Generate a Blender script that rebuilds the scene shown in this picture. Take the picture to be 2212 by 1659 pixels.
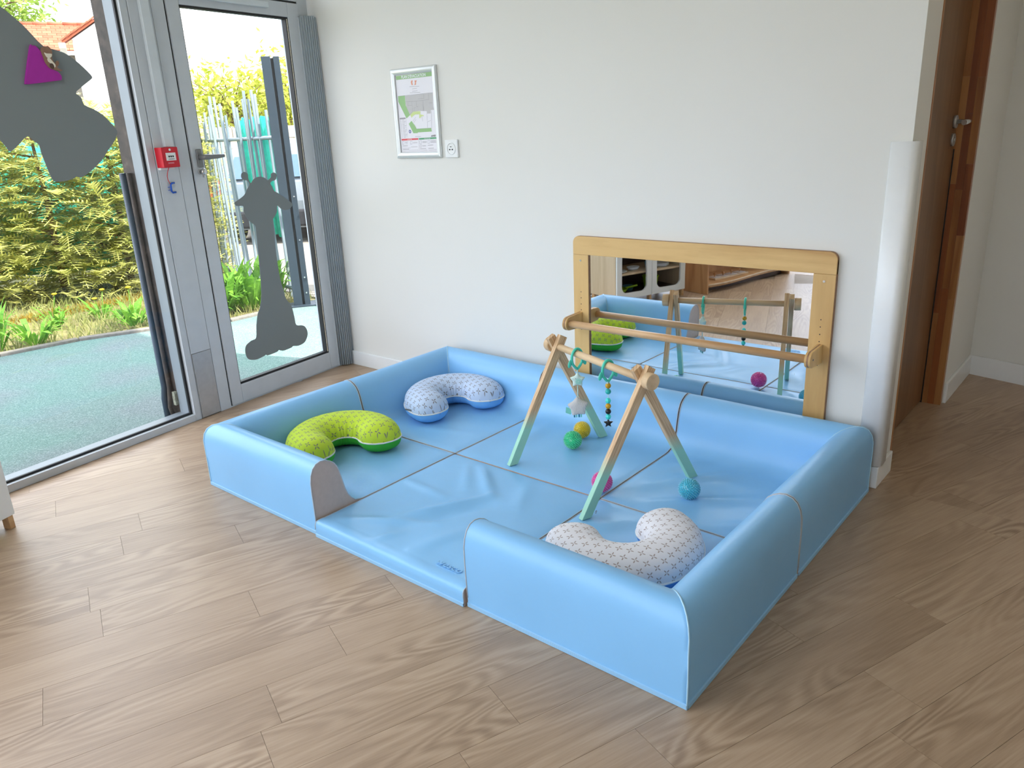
import bpy, bmesh, math, random
import numpy as np
from mathutils import Vector, Matrix, noise
random.seed(7)
for o in list(bpy.data.objects): bpy.data.objects.remove(o)
scene = bpy.context.scene
COL = scene.collection
R_ = math.radians
# ------------------------------------------------------------------ camera
cam_d = bpy.data.cameras.new('camera'); cam = bpy.data.objects.new('camera', cam_d); COL.objects.link(cam)
cam_d.sensor_width = 36.0; cam_d.lens = 1664.3/2212*36.0; cam_d.clip_start = 0.05; cam_d.clip_end = 400
RR = Matrix(((0.76797986, 0.16970197, -0.61758253), (0.63895107, -0.26945915, 0.72050906), (-0.04414146, -0.94794146, -0.31537046)))
m4 = Matrix(((RR[0][0], -RR[0][1], -RR[0][2], 0.670), (RR[1][0], -RR[1][1], -RR[1][2], -2.807), (RR[2][0], -RR[2][1], -RR[2][2], 1.32), (0, 0, 0, 1)))
cam.matrix_world = m4
scene.camera = cam
# ------------------------------------------------------------------ world, sun, exposure
scene.view_settings.view_transform = 'Standard'
scene.view_settings.look = 'None'
scene.view_settings.gamma = 1.0
scene.view_settings.use_curve_mapping = False
scene.view_settings.exposure = -0.02
SKY = 5.4; SUN = 13.0; LAMP = 12.0
world = bpy.data.worlds.new('sky'); scene.world = world; world.use_nodes = True
wt = world.node_tree; wt.nodes.clear()
wo = wt.nodes.new('ShaderNodeOutputWorld'); bg = wt.nodes.new('ShaderNodeBackground')
tc = wt.nodes.new('ShaderNodeTexCoord'); nz = wt.nodes.new('ShaderNodeTexNoise'); cr = wt.nodes.new('ShaderNodeValToRGB')
nz.inputs['Scale'].default_value = 2.3; nz.inputs['Detail'].default_value = 7; nz.inputs['Roughness'].default_value = 0.55
cr.color_ramp.elements[0].position = 0.38; cr.color_ramp.elements[0].color = (0.58, 0.67, 0.86, 1)
cr.color_ramp.elements[1].position = 0.60; cr.color_ramp.elements[1].color = (0.92, 0.945, 1.0, 1)
wt.links.new(tc.outputs['Generated'], nz.inputs['Vector']); wt.links.new(nz.outputs['Fac'], cr.inputs['Fac'])
wt.links.new(cr.outputs['Color'], bg.inputs['Color']); bg.inputs['Strength'].default_value = SKY
wt.links.new(bg.outputs['Background'], wo.inputs['Surface'])
sun_d = bpy.data.lights.new('sun', 'SUN'); sun = bpy.data.objects.new('sun', sun_d); COL.objects.link(sun)
sun_d.energy = SUN; sun_d.angle = R_(1.0); sun_d.color = (1.0, 0.95, 0.86)
sun.rotation_euler = Vector((-0.56, -0.20, -0.80)).to_track_quat('-Z', 'Y').to_euler(); sun.location = (4, -4, 9)

# ------------------------------------------------------------------ helpers
def tag(o, label=None, cat=None, group=None, kind=None):
    if label: o['label'] = label
    if cat: o['category'] = cat
    if group: o['group'] = group
    if kind: o['kind'] = kind
    return o
def empty(name, loc=(0, 0, 0), rz=0.0, parent=None):
    o = bpy.data.objects.new(name, None); COL.objects.link(o); o.empty_display_size = 0.1
    o.location = loc; o.rotation_euler = (0, 0, rz)
    if parent: o.parent = parent
    return o
def link(name, me, mat, parent=None, loc=None, rot=None):
    o = bpy.data.objects.new(name, me); COL.objects.link(o)
    if mat and not me.materials: me.materials.append(mat)
    if parent: o.parent = parent
    if loc is not None: o.location = loc
    if rot is not None: o.rotation_euler = rot
    return o
class MB:
    def __init__(s): s.v = []; s.f = []; s.sm = []; s.mi = []
    def add(s, vs, fs, smooth=False, mi=0):
        n = len(s.v); s.v += [tuple(v) for v in vs]; s.f += [tuple(i+n for i in f) for f in fs]
        s.sm += [smooth]*len(fs); s.mi += [mi]*len(fs); return s
    def box(s, x0, x1, y0, y1, z0, z1, mi=0):
        vs = [(x, y, z) for z in (z0, z1) for y in (y0, y1) for x in (x0, x1)]
        return s.add(vs, [(0, 2, 3, 1), (4, 5, 7, 6), (0, 1, 5, 4), (2, 6, 7, 3), (0, 4, 6, 2), (1, 3, 7, 5)], mi=mi)
    def quad(s, a, b, c, d, mi=0): return s.add([a, b, c, d], [(0, 1, 2, 3)], mi=mi)
    def prism(s, pts, axis, a0, a1, mi=0, smooth=False):
        n = len(pts)
        def P(p, a):
            return (a, p[0], p[1]) if axis == 0 else (p[0], a, p[1]) if axis == 1 else (p[0], p[1], a)
        vs = [P(p, a0) for p in pts]+[P(p, a1) for p in pts]
        s.add(vs, [tuple(range(n-1, -1, -1)), tuple(range(n, 2*n))], mi=mi)
        n0 = len(s.v)-2*n
        for i in range(n):
            j = (i+1) % n; s.f.append((n0+i, n0+j, n0+n+j, n0+n+i)); s.sm.append(smooth); s.mi.append(mi)
        return s
    def lathe(s, prof, n=20, o=(0, 0, 0), ax=(0, 0, 1), smooth=True, cap=True, mi=0):
        ax = Vector(ax).normalized(); q = Vector((0, 0, 1)).rotation_difference(ax); vs = []; o = Vector(o)
        for r, z in prof:
            for k in range(n):
                t = 2*math.pi*k/n; vs.append(o+q @ Vector((r*math.cos(t), r*math.sin(t), z)))
        fs = []
        for i in range(len(prof)-1):
            for k in range(n):
                a = i*n+k; b = i*n+(k+1) % n; fs.append((a, b, b+n, a+n))
        s.add(vs, fs, smooth, mi)
        if cap:
            n0 = len(s.v)-len(vs)
            s.f.append(tuple(n0+k for k in range(n-1, -1, -1))); s.sm.append(False); s.mi.append(mi)
            m = n0+(len(prof)-1)*n
            s.f.append(tuple(m+k for k in range(n))); s.sm.append(False); s.mi.append(mi)
        return s
    def cyl(s, a, b, r, n=16, r2=None, mi=0):
        a = Vector(a); b = Vector(b); return s.lathe([(r, 0), (r if r2 is None else r2, (b-a).length)], n, a, b-a, mi=mi)
    def tube(s, path, r, n=8, closed=False, cap=True, mi=0, flat=1.0):
        P = [Vector(p) for p in path]; N = len(P); vs = []
        up = Vector((0.13, 0.21, 0.97)).normalized(); prev = None
        for i, p in enumerate(P):
            if closed: t = P[(i+1) % N]-P[i-1]
            else: t = P[min(i+1, N-1)]-P[max(i-1, 0)]
            if t.length < 1e-9: t = Vector((0, 0, 1))
            t.normalize()
            u = (up if prev is None else prev); u = u-t*u.dot(t)
            if u.length < 1e-4: u = Vector((1, 0, 0))-t*t.x
            u.normalize(); prev = u; w = t.cross(u)
            rr = r[i] if isinstance(r, (list, tuple)) else r
            for k in range(n):
                a = 2*math.pi*k/n; vs.append(p+u*(rr*math.cos(a))+w*(rr*flat*math.sin(a)))
        fs = []
        for i in range(N if closed else N-1):
            for k in range(n):
                a = i*n+k; b = i*n+(k+1) % n; c = ((i+1) % N)*n
                fs.append((a, b, c+(k+1) % n, c+k))
        s.add(vs, fs, True, mi)
        if cap and not closed:
            n0 = len(s.v)-len(vs)
            s.f.append(tuple(n0+k for k in range(n-1, -1, -1))); s.sm.append(False); s.mi.append(mi)
            s.f.append(tuple(n0+(N-1)*n+k for k in range(n))); s.sm.append(False); s.mi.append(mi)
        return s
    def sphere(s, o, r, nu=20, nv=12, sc=(1, 1, 1), mi=0, smooth=True):
        vs = [(o[0], o[1], o[2]-r*sc[2])]; fs = []
        for i in range(1, nv):
            p = -math.pi/2+math.pi*i/nv
            for k in range(nu):
                t = 2*math.pi*k/nu; vs.append((o[0]+r*sc[0]*math.cos(p)*math.cos(t), o[1]+r*sc[1]*math.cos(p)*math.sin(t), o[2]+r*sc[2]*math.sin(p)))
        vs.append((o[0], o[1], o[2]+r*sc[2])); top = len(vs)-1
        for k in range(nu): fs.append((0, 1+(k+1) % nu, 1+k)); fs.append((top, top-nu+k, top-nu+(k+1) % nu))
        for i in range(nv-2):
            for k in range(nu):
                a = 1+i*nu+k; b = 1+i*nu+(k+1) % nu; fs.append((a, b, b+nu, a+nu))
        return s.add(vs, fs, smooth, mi)
    def mesh(s, name, bevel=0, seg=2, weld=False):
        me = bpy.data.meshes.new(name); me.from_pydata(s.v, [], s.f)
        me.polygons.foreach_set('use_smooth', s.sm); me.polygons.foreach_set('material_index', s.mi); me.update()
        if bevel or weld:
            bm = bmesh.new(); bm.from_mesh(me)
            if weld: bmesh.ops.remove_doubles(bm, verts=bm.verts, dist=1e-5)
            if bevel:
                ed = [e for e in bm.edges if e.is_manifold and e.calc_face_angle(0) > 0.6]
                bmesh.ops.bevel(bm, geom=ed, offset=bevel, segments=seg, affect='EDGES', profile=0.5, clamp_overlap=True)
            bm.to_mesh(me); bm.free()
        return me
    def build(s, name, mat, parent=None, bevel=0, seg=2, loc=None, rot=None, weld=False):
        me = s.mesh(name, bevel, seg, weld)
        for m in (mat if isinstance(mat, (list, tuple)) else [mat]): me.materials.append(m)
        return link(name, me, None, parent, loc, rot)
def box(name, b, mat, parent=None, bevel=0, seg=2): return MB().box(*b).build(name, mat, parent, bevel, seg)
def copy_tree(o, parent=None):
    c = o.copy(); COL.objects.link(c)
    if parent: c.parent = parent
    for ch in list(o.children): copy_tree(ch, c)
    return c
def text_mesh(body, size, align='LEFT', shear=0.0, extrude=0.0, bold=0.0, squeeze=1.0):
    cu = bpy.data.curves.new('lettering', 'FONT'); cu.body = body; cu.size = size; cu.align_x = align; cu.shear = shear
    cu.extrude = extrude; cu.offset = bold; cu.resolution_u = 3
    ob = bpy.data.objects.new('lettering', cu); COL.objects.link(ob)
    dg = bpy.context.evaluated_depsgraph_get(); me = bpy.data.meshes.new_from_object(ob.evaluated_get(dg))
    bpy.data.objects.remove(ob); bpy.data.curves.remove(cu)
    if squeeze != 1.0: me.transform(Matrix.Diagonal((squeeze, 1, 1, 1)))
    return me
# ------------------------------------------------------------------ materials
class NT:
    def __init__(s, name):
        s.m = bpy.data.materials.new(name); s.m.use_nodes = True; s.t = s.m.node_tree
        s.b = s.t.nodes['Principled BSDF']; s.o = s.t.nodes['Material Output']
    def n(s, typ, **kw):
        nd = s.t.nodes.new('ShaderNode'+typ)
        for k, v in kw.items():
            if k in nd.inputs: nd.inputs[k].default_value = v
            else: setattr(nd, k, v)
        return nd
    def l(s, a, b): s.t.links.new(a, b); return s
    def math(s, op, a, b=None, c=None):
        nd = s.n('Math', operation=op)
        for i, x in enumerate((a, b, c)):
            if x is None: continue
            if isinstance(x, (int, float)): nd.inputs[i].default_value = x
            else: s.l(x, nd.inputs[i])
        return nd.outputs[0]
    def mix(s, fac, a, b, mode='MIX'):
        nd = s.n('Mix', data_type='RGBA', blend_type=mode)
        for k, x in ((0, fac), (6, a), (7, b)):
            if isinstance(x, (int, float)): nd.inputs[k].default_value = x
            elif isinstance(x, tuple): nd.inputs[k].default_value = x if len(x) == 4 else (*x, 1)
            else: s.l(x, nd.inputs[k])
        return nd.outputs[2]
    def ramp(s, fac, stops):
        nd = s.n('ValToRGB'); e = nd.color_ramp.elements
        while len(e) < len(stops): e.new(0.5)
        for i, (p, c) in enumerate(stops): e[i].position = p; e[i].color = c if len(c) == 4 else (*c, 1)
        s.l(fac, nd.inputs[0]); return nd.outputs[0]
    def coord(s, kind='Object', scale=(1, 1, 1), rot=(0, 0, 0), loc=(0, 0, 0)):
        t = s.n('TexCoord'); mp = s.n('Mapping', Scale=scale, Rotation=rot, Location=loc); s.l(t.outputs[kind], mp.inputs[0]); return mp.outputs[0]
    def noise(s, vec, scale, detail=3, rough=0.5, dist=0.0):
        nd = s.n('TexNoise', Scale=scale, Detail=detail, Roughness=rough, Distortion=dist); s.l(vec, nd.inputs['Vector']); return nd.outputs['Fac']
    def bump(s, h, strength=0.2, dist=0.01):
        nd = s.n('Bump', Strength=strength, Distance=dist); s.l(h, nd.inputs['Height']); s.l(nd.outputs[0], s.b.inputs['Normal']); return s
    def base(s, c):
        if isinstance(c, tuple): s.b.inputs['Base Color'].default_value = (*c[:3], 1)
        else: s.l(c, s.b.inputs['Base Color'])
        return s
    def set(s, **kw):
        for k, v in kw.items(): s.b.inputs[k.replace('_', ' ')].default_value = v
        return s
def srgb(r, g, b):
    f = lambda c: (c/255/12.92) if c/255 <= 0.04045 else ((c/255+0.055)/1.055)**2.4
    return (f(r), f(g), f(b))
def plain(name, col, rough=0.5, metal=0.0, spec=0.5, nscale=30, namp=0.06, bump=0.0):
    t = NT(name); v = t.coord('Object'); n = t.noise(v, nscale, 4)
    a = tuple(max(0, c*(1-namp)) for c in col); b = tuple(min(1, c*(1+namp)) for c in col)
    t.base(t.ramp(n, [(0.3, a), (0.7, b)])).set(Roughness=rough, Metallic=metal, Specular_IOR_Level=spec)
    if bump: t.bump(n, bump, 0.003)
    return t.m
def wood(name, light, dark, axis=0, rough=0.45, grain=1.0, kind='Object', ring=14):
    t = NT(name); sc = [9.0, 9.0, 9.0]; sc[axis] = 0.9
    v = t.coord(kind, tuple(c*grain for c in sc)); oi = t.n('ObjectInfo')
    ad = t.n('VectorMath', operation='ADD'); t.l(v, ad.inputs[0]); cx = t.n('CombineXYZ')
    r7 = t.math('MULTIPLY', oi.outputs['Random'], 31.0)
    for i in range(3): t.l(r7, cx.inputs[i])
    t.l(cx.outputs[0], ad.inputs[1]); v = ad.outputs[0]
    n1 = t.noise(v, 0.55, 3, 0.5, 0.6); s1 = t.math('SINE', t.math('MULTIPLY', n1, ring*2.6))
    n2 = t.noise(v, 6.0, 5, 0.65); n3 = t.noise(v, 1.3, 2)
    k = t.math('ADD', t.math('MULTIPLY', s1, 0.22), t.math('ADD', t.math('MULTIPLY', n2, 0.7), t.math('MULTIPLY', n3, 0.35)))
    t.base(t.ramp(k, [(0.2, dark), (0.75, light)])).set(Roughness=rough)
    t.bump(k, 0.08, 0.002); return t.m
M = {}
M['wall'] = NT('wall_paint'); _t = M['wall']; _v = _t.coord('Object')
_t.base(_t.ramp(_t.noise(_v, 1.2, 2), [(0.3, srgb(225, 224, 218)), (0.7, srgb(228, 227, 222))])).set(Roughness=0.55); _t.bump(_t.noise(_v, 260, 3), 0.06, 0.001); M['wall'] = _t.m
M['ceil'] = plain('ceiling_paint', srgb(235, 235, 232), 0.8, nscale=3, namp=0.01)
M['white'] = plain('white_lacquer', srgb(236, 238, 238), 0.3, namp=0.01)
M['whiteplastic'] = plain('white_plastic', srgb(238, 240, 240), 0.28, namp=0.01)
M['alu'] = plain('grey_aluminium', srgb(202, 208, 214), 0.38, 0.1, nscale=14, namp=0.03)
M['alulight'] = plain('pale_aluminium', srgb(214, 222, 228), 0.4, 0.1, nscale=14, namp=0.03)
M['alu_out'] = plain('outside_aluminium', srgb(140, 148, 154), 0.45, 0.1, nscale=14, namp=0.03)
M['steel'] = plain('brushed_steel', srgb(186, 186, 186), 0.35, 0.5, nscale=40, namp=0.05)
M['chrome'] = plain('satin_chrome', srgb(205, 205, 205), 0.22, 0.95, namp=0.02)
M['darkgrey'] = plain('grey_handle', srgb(128, 130, 132), 0.4, 0.3)
M['black'] = plain('black_rubber', (0.008, 0.008, 0.01), 0.5)
M['guard'] = plain('grey_pleated_plastic', srgb(168, 178, 184), 0.5, namp=0.02)
M['red'] = plain('red_plastic', srgb(205, 12, 38), 0.35, namp=0.03)
M['bluepl'] = plain('blue_plastic', srgb(20, 90, 200), 0.35)
M['decal'] = NT('grey_vinyl_decal')
_t = M['decal']; _t.base(srgb(126, 134, 136)).set(Roughness=0.55); M['decal'] = _t.m
M['magenta'] = plain('magenta_foam', srgb(170, 40, 160), 0.7, namp=0.04)
M['otter'] = plain('brown_print', srgb(146, 112, 92), 0.6, nscale=90, namp=0.1)
M['otterdark'] = plain('dark_brown_print', srgb(84, 62, 52), 0.6)
M['cream'] = plain('cream_print', srgb(235, 228, 210), 0.6)
def glass(name, tint=(1, 1, 1), refl=0.07, rough=0.0):
    t = NT(name); t.t.nodes.remove(t.b)
    tr = t.n('BsdfTransparent', Color=(*tint, 1)); gl = t.n('BsdfGlossy', Roughness=rough); fr = t.n('LayerWeight', Blend=0.5); mx = t.n('MixShader')
    t.l(t.math('ADD', t.math('MULTIPLY', t.math('POWER', fr.outputs['Facing'], 5.0), 0.6), 0.02), mx.inputs[0]); t.l(tr.outputs[0], mx.inputs[1]); t.l(gl.outputs[0], mx.inputs[2]); t.l(mx.outputs[0], t.o.inputs[0])
    return t.m
M['glass'] = glass('window_glass', (0.95, 0.958, 0.96))
# vinyl of the foam pit
def vinyl(name, col, rough=0.36):
    t = NT(name); v = t.coord('Object'); n = t.noise(v, 2.2, 3); f = t.noise(v, 420, 2); w = t.noise(v, 7, 4, 0.55, 0.5)
    a = tuple(c*0.95 for c in col); b = tuple(min(1, c*1.04) for c in col)
    t.base(t.ramp(n, [(0.3, a), (0.7, b)])).set(Roughness=rough, Specular_IOR_Level=0.5)
    h = t.math('ADD', t.math('MULTIPLY', f, 0.025), w); t.bump(h, 0.16, 0.012); return t.m
BLUE = srgb(134, 193, 240)
M['vinyl'] = vinyl('blue_vinyl', BLUE)
M['vinylpipe'] = plain('pale_blue_piping', srgb(172, 214, 240), 0.4)
M['vinyldark'] = plain('greyish_seam_piping', srgb(178, 186, 196), 0.45)
M['taupe'] = plain('taupe_cloth', srgb(196, 180, 172), 0.6, nscale=60, namp=0.04)
t = NT('stitched_hem'); v = t.coord('UV', (160, 1, 1)); wv = t.n('TexWave', Scale=1.0, wave_type='BANDS', bands_direction='X'); t.l(v, wv.inputs[0])
t.base(t.ramp(wv.outputs['Fac'], [(0.6, srgb(126, 184, 230)), (0.95, srgb(186, 220, 240))])).set(Roughness=0.5); M['hem'] = t.m
# printed pillow covers
def printed(name, ground, ink, ground2=None):
    t = NT(name); tcn = t.n('TexCoord'); sp = t.n('SeparateXYZ'); t.l(tcn.outputs['UV'], sp.inputs[0])
    u = t.math('MULTIPLY', sp.outputs[0], 1/0.037); vv = t.math('MULTIPLY', sp.outputs[1], 1/0.026)
    row = t.math('FLOOR', vv); u = t.math('ADD', u, t.math('MULTIPLY', t.math('MODULO', row, 2.0), 0.5))
    pu = t.math('MULTIPLY', t.math('SUBTRACT', t.math('FRACT', u), 0.5), 0.037/0.026); pv = t.math('SUBTRACT', t.math('FRACT', vv), 0.5)
    r = t.math('SQRT', t.math('ADD', t.math('MULTIPLY', pu, pu), t.math('MULTIPLY', pv, pv)))
    th = t.math('ARCTAN2', pv, pu); s2 = t.math('ABSOLUTE', t.math('SINE', t.math('MULTIPLY', th, 2.0)))
    pet = t.math('MULTIPLY', t.math('POWER', s2, 3.0), 0.43)
    m = t.math('MULTIPLY', t.math('LESS_THAN', r, pet), t.math('GREATER_THAN', r, 0.07))
    vo = t.coord('Object'); n = t.noise(vo, 9, 3)
    g = t.ramp(n, [(0.3, tuple(c*0.95 for c in ground)), (0.7, ground)])
    t.base(t.mix(m, g, ink)).set(Roughness=0.85, Specular_IOR_Level=0.2, Sheen_Weight=0.1)
    t.bump(t.noise(vo, 26, 4, 0.6, 0.6), 0.18, 0.01); return t.m
M['print_blue'] = printed('pale_blue_print', srgb(196, 214, 240), srgb(130, 128, 136))
M['print_green'] = printed('lime_print', srgb(196, 222, 66), srgb(134, 138, 110))
M['print_grey'] = printed('white_grey_print', srgb(232, 232, 238), srgb(172, 160, 158))
M['cloth_blue'] = plain('sky_blue_cotton', srgb(112, 178, 240), 0.8, nscale=12, bump=0.2)
M['cloth_green'] = plain('green_cotton', srgb(58, 176, 52), 0.8, nscale=12, bump=0.2)
M['cloth_blue2'] = plain('mid_blue_cotton', srgb(84, 146, 218), 0.8, nscale=12, bump=0.2)
M['pipingwhite'] = plain('white_piping', srgb(232, 234, 236), 0.6)
M['birch'] = wood('birch_plywood', srgb(220, 182, 120), srgb(188, 144, 84), 0, 0.42, 0.75, ring=10)
M['birchv'] = wood('birch_plywood_upright', srgb(220, 182, 120), srgb(196, 154, 94), 2, 0.42, 0.6)
M['plyedge'] = plain('plywood_edge', srgb(150, 112, 84), 0.6, nscale=50, namp=0.2)
M['beech'] = wood('beech_dowel', srgb(214, 174, 128), srgb(190, 146, 100), 0, 0.35, 1.2)
M['pine'] = wood('pale_pine', srgb(224, 194, 154), srgb(196, 160, 118), 0, 0.5, 1.2, ring=8)
M['maple'] = wood('maple_panel', srgb(214, 190, 160), srgb(196, 170, 138), 2, 0.5, 0.6)
M['oak'] = wood('amber_panel', srgb(196, 148, 100), srgb(170, 120, 76), 2, 0.45, 0.7)
M['oakflat'] = wood('amber_shelf', srgb(206, 164, 118), srgb(184, 140, 94), 1, 0.45, 0.7)
M['doorwood'] = wood('brown_door_veneer', srgb(128, 92, 58), srgb(110, 76, 44), 2, 0.4, 0.8)
for i, (a, b) in enumerate([((148, 86, 42), (118, 62, 28)), ((164, 108, 54), (130, 78, 36)), ((128, 68, 32), (100, 48, 20)), ((176, 124, 72), (148, 94, 50))]):
    M['jamb%d' % i] = wood('frame_wood_%d' % i, srgb(*a), srgb(*b), 2, 0.35, 1.0)
# leg: pale pine dipped in mint paint
t = NT('mint_dipped_pine'); v = t.coord('UV', (2.2, 60, 1)); n1 = t.noise(v, 0.8, 3, 0.5, 0.6); s1 = t.math('SINE', t.math('MULTIPLY', n1, 46)); n2 = t.noise(v, 7, 4)
k = t.math('ADD', t.math('MULTIPLY', s1, 0.2), n2); wd_ = t.ramp(k, [(0.2, srgb(186, 146, 106)), (0.7, srgb(222, 190, 148))])
g = t.n('TexCoord'); sp = t.n('SeparateXYZ'); t.l(g.outputs['Generated'], sp.inputs[0])
fac = t.ramp(sp.outputs[2], [(0.27, (1, 1, 1)), (0.42, (0, 0, 0))]); t.base(t.mix(fac, wd_, srgb(160, 214, 190))).set(Roughness=0.5); M['leg'] = t.m
# floor planks: grain in plank space, per-plank offset
def plank_mat(name, use_rand=True):
    t = NT(name); oi = t.n('ObjectInfo'); g = t.n('TexCoord')
    sp = t.n('SeparateXYZ'); t.l(g.outputs['Object'], sp.inputs[0]); rnd = oi.outputs['Random']
    off = t.math('MULTIPLY', rnd, 57.0)
    def vec(sx, sy):
        c = t.n('CombineXYZ'); t.l(t.math('ADD', t.math('MULTIPLY', sp.outputs[0], sx), off), c.inputs[0]); t.l(t.math('ADD', t.math('MULTIPLY', sp.outputs[1], sy), off), c.inputs[1]); t.l(off, c.inputs[2]); return c.outputs[0]
    n1 = t.noise(vec(6.5, 0.9), 1.0, 2, 0.45, 0.3)
    s1 = t.math('SINE', t.math('MULTIPLY', n1, 110.0))
    n2 = t.noise(vec(190, 6.0), 1.0, 5, 0.7)
    n3 = t.noise(vec(9, 1.8), 1.0, 3, 0.5)
    msk = t.noise(vec(7, 2.0), 0.6, 1)
    amp = t.math('MULTIPLY', t.math('MAXIMUM', t.math('SUBTRACT', msk, 0.36), 0.0), 0.42)
    k = t.math('ADD', t.math('MULTIPLY', s1, amp), t.math('ADD', t.math('MULTIPLY', n2, 0.52), t.math('MULTIPLY', n3, 0.40)))
    k = t.math('ADD', k, t.math('MULTIPLY', t.math('SUBTRACT', rnd, 0.5), 0.10))
    c = t.ramp(k, [(0.15, srgb(132, 106, 82)), (0.45, srgb(168, 142, 116)), (0.75, srgb(192, 168, 142))])
    t.base(c).set(Roughness=0.40, Specular_IOR_Level=0.75); t.bump(k, 0.12, 0.002)
    return t.m
M['plank'] = plank_mat('oak_look_vinyl')
M['floorbase'] = plain('vinyl_joint', srgb(136, 118, 98), 0.6)
GIRAFFE = [(0.5288, 1.1088), (0.5156, 1.1198), (0.5021, 1.1289), (0.4846, 1.1346), (0.4644, 1.1362), (0.4451, 1.1322), (0.4294, 1.126), (0.4166, 1.1148), (0.3998, 1.1212), (0.3893, 1.1297), (0.3886, 1.1409), (0.3803, 1.1486), (0.3669, 1.1502), (0.3541, 1.1447), (0.3495, 1.1319), (0.3571, 1.1169), (0.371, 1.1092), (0.3835, 1.1086), (0.3991, 1.0985), (0.3905, 1.0781), (0.3807, 1.0565), (0.3553, 1.0422), (0.3109, 1.0133), (0.2728, 0.9839), (0.2641, 0.9712), (0.293, 0.9527), (0.3225, 0.9494), (0.3493, 0.9587), (0.3737, 0.9798), (0.3811, 0.9493), (0.3985, 0.9276), (0.4176, 0.9061), (0.4193, 0.8383), (0.427, 0.7223), (0.4248, 0.6097), (0.4169, 0.5514), (0.4025, 0.4767), (0.3724, 0.434), (0.3607, 0.3651), (0.3548, 0.3161), (0.313, 0.3033), (0.2891, 0.287), (0.2786, 0.2556), (0.2849, 0.2304), (0.3108, 0.2025), (0.3568, 0.1945), (0.3992, 0.2026), (0.4097, 0.1978), (0.4627, 0.1945), (0.4899, 0.2003), (0.5026, 0.2074), (0.5178, 0.2003), (0.5822, 0.1978), (0.5944, 0.2048), (0.6085, 0.2014), (0.6539, 0.1957), (0.6878, 0.2008), (0.7116, 0.2117), (0.7226, 0.2303), (0.7255, 0.2595), (0.7141, 0.2883), (0.6768, 0.3048), (0.6424, 0.3125), (0.6286, 0.3765), (0.6088, 0.4353), (0.5845, 0.4721), (0.5652, 0.5381), (0.5544, 0.633), (0.5471, 0.7411), (0.5404, 0.8544), (0.5399, 0.8929), (0.5617, 0.9114), (0.5826, 0.9336), (0.5941, 0.9596), (0.6001, 0.9753), (0.5981, 0.9994), (0.6324, 1.0029), (0.6453, 1.0112), (0.6474, 1.0229), (0.6234, 1.033), (0.5922, 1.0465), (0.5752, 1.0585), (0.5607, 1.0773), (0.5418, 1.0983), (0.5384, 1.1096), (0.55, 1.123), (0.5662, 1.1257), (0.5787, 1.1336), (0.5826, 1.1463), (0.5767, 1.1607), (0.5608, 1.167), (0.5464, 1.162), (0.5371, 1.1504), (0.5399, 1.1357)]
BIGDECAL = [(1.6269, 1.8902), (1.5776, 1.8399), (1.5562, 1.8237), (1.5316, 1.8014), (1.5065, 1.7787), (1.479, 1.7452), (1.4466, 1.7091), (1.4074, 1.6983), (1.3673, 1.6873), (1.3293, 1.6626), (1.3005, 1.6369), (1.2762, 1.6106), (1.2691, 1.5971), (1.2819, 1.5854), (1.3496, 1.541), (1.3453, 1.5274), (1.3334, 1.5138), (1.328, 1.4886), (1.292, 1.4724), (1.2556, 1.4486), (1.2259, 1.415), (1.2054, 1.3857), (1.2096, 1.3664), (1.2332, 1.3333), (1.2673, 1.3008), (1.3021, 1.2639), (1.3458, 1.2328), (1.3816, 1.2112), (1.4093, 1.2013), (1.4256, 1.2073), (1.4346, 1.2008), (1.4762, 1.1922), (1.5149, 1.1928), (1.5269, 1.203), (1.5346, 1.2313), (1.5427, 1.2775), (1.5481, 1.314), (1.5493, 1.3388), (1.5626, 1.3505), (1.5845, 1.3734), (1.6168, 1.3503), (1.6621, 1.3171), (1.6736, 1.3329), (1.6919, 1.3639), (1.7287, 1.4201), (1.7694, 1.4869), (1.787, 1.6075), (1.7448, 1.7472), (1.6826, 1.8418)]
TRIANGLE = [(1.4969, 1.7054), (1.4882, 1.7072), (1.4807, 1.7037), (1.4688, 1.6886), (1.4622, 1.6625), (1.4586, 1.6414), (1.4476, 1.6271), (1.432, 1.6195), (1.416, 1.6133), (1.407, 1.6013), (1.4053, 1.5918), (1.4095, 1.5841), (1.4175, 1.5814), (1.5411, 1.5645), (1.5485, 1.5684), (1.55, 1.5763), (1.5038, 1.6998)]
OTTER_BODY = [(1.4681, 1.6909), (1.4634, 1.7004), (1.4545, 1.7048), (1.4428, 1.706), (1.4381, 1.7078), (1.432, 1.7034), (1.4266, 1.6957), (1.4254, 1.6851), (1.4267, 1.6744), (1.4306, 1.6662), (1.4287, 1.6556), (1.4225, 1.6451), (1.42, 1.6372), (1.4148, 1.6279), (1.4072, 1.6228), (1.3989, 1.6203), (1.4057, 1.6166), (1.4201, 1.6177), (1.4311, 1.6206), (1.4447, 1.6242), (1.4541, 1.6332), (1.4618, 1.6489), (1.4638, 1.6647), (1.4664, 1.6778)]
OTTER_MUZZLE = [(1.4578, 1.6828), (1.45, 1.6798), (1.4358, 1.6797), (1.4281, 1.6782), (1.432, 1.6687), (1.4411, 1.6629), (1.4494, 1.6639), (1.4548, 1.6716)]
OTTER_BELLY = [(1.4501, 1.6612), (1.4398, 1.6622), (1.4342, 1.6552), (1.4277, 1.6461), (1.4234, 1.6396), (1.4244, 1.6315), (1.4303, 1.6286), (1.4349, 1.6338), (1.4365, 1.6391), (1.4437, 1.6455), (1.4497, 1.6506)]
OTTER_FOOT = [(1.4446, 1.6414), (1.4369, 1.6439), (1.4313, 1.6393), (1.43, 1.6299), (1.4344, 1.6236), (1.4426, 1.6255), (1.4468, 1.632)]
OTTER_FOOT2 = [(1.4177, 1.6519), (1.4099, 1.6541), (1.4068, 1.6483), (1.4108, 1.6374), (1.4176, 1.6331), (1.4205, 1.6397)]
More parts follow.
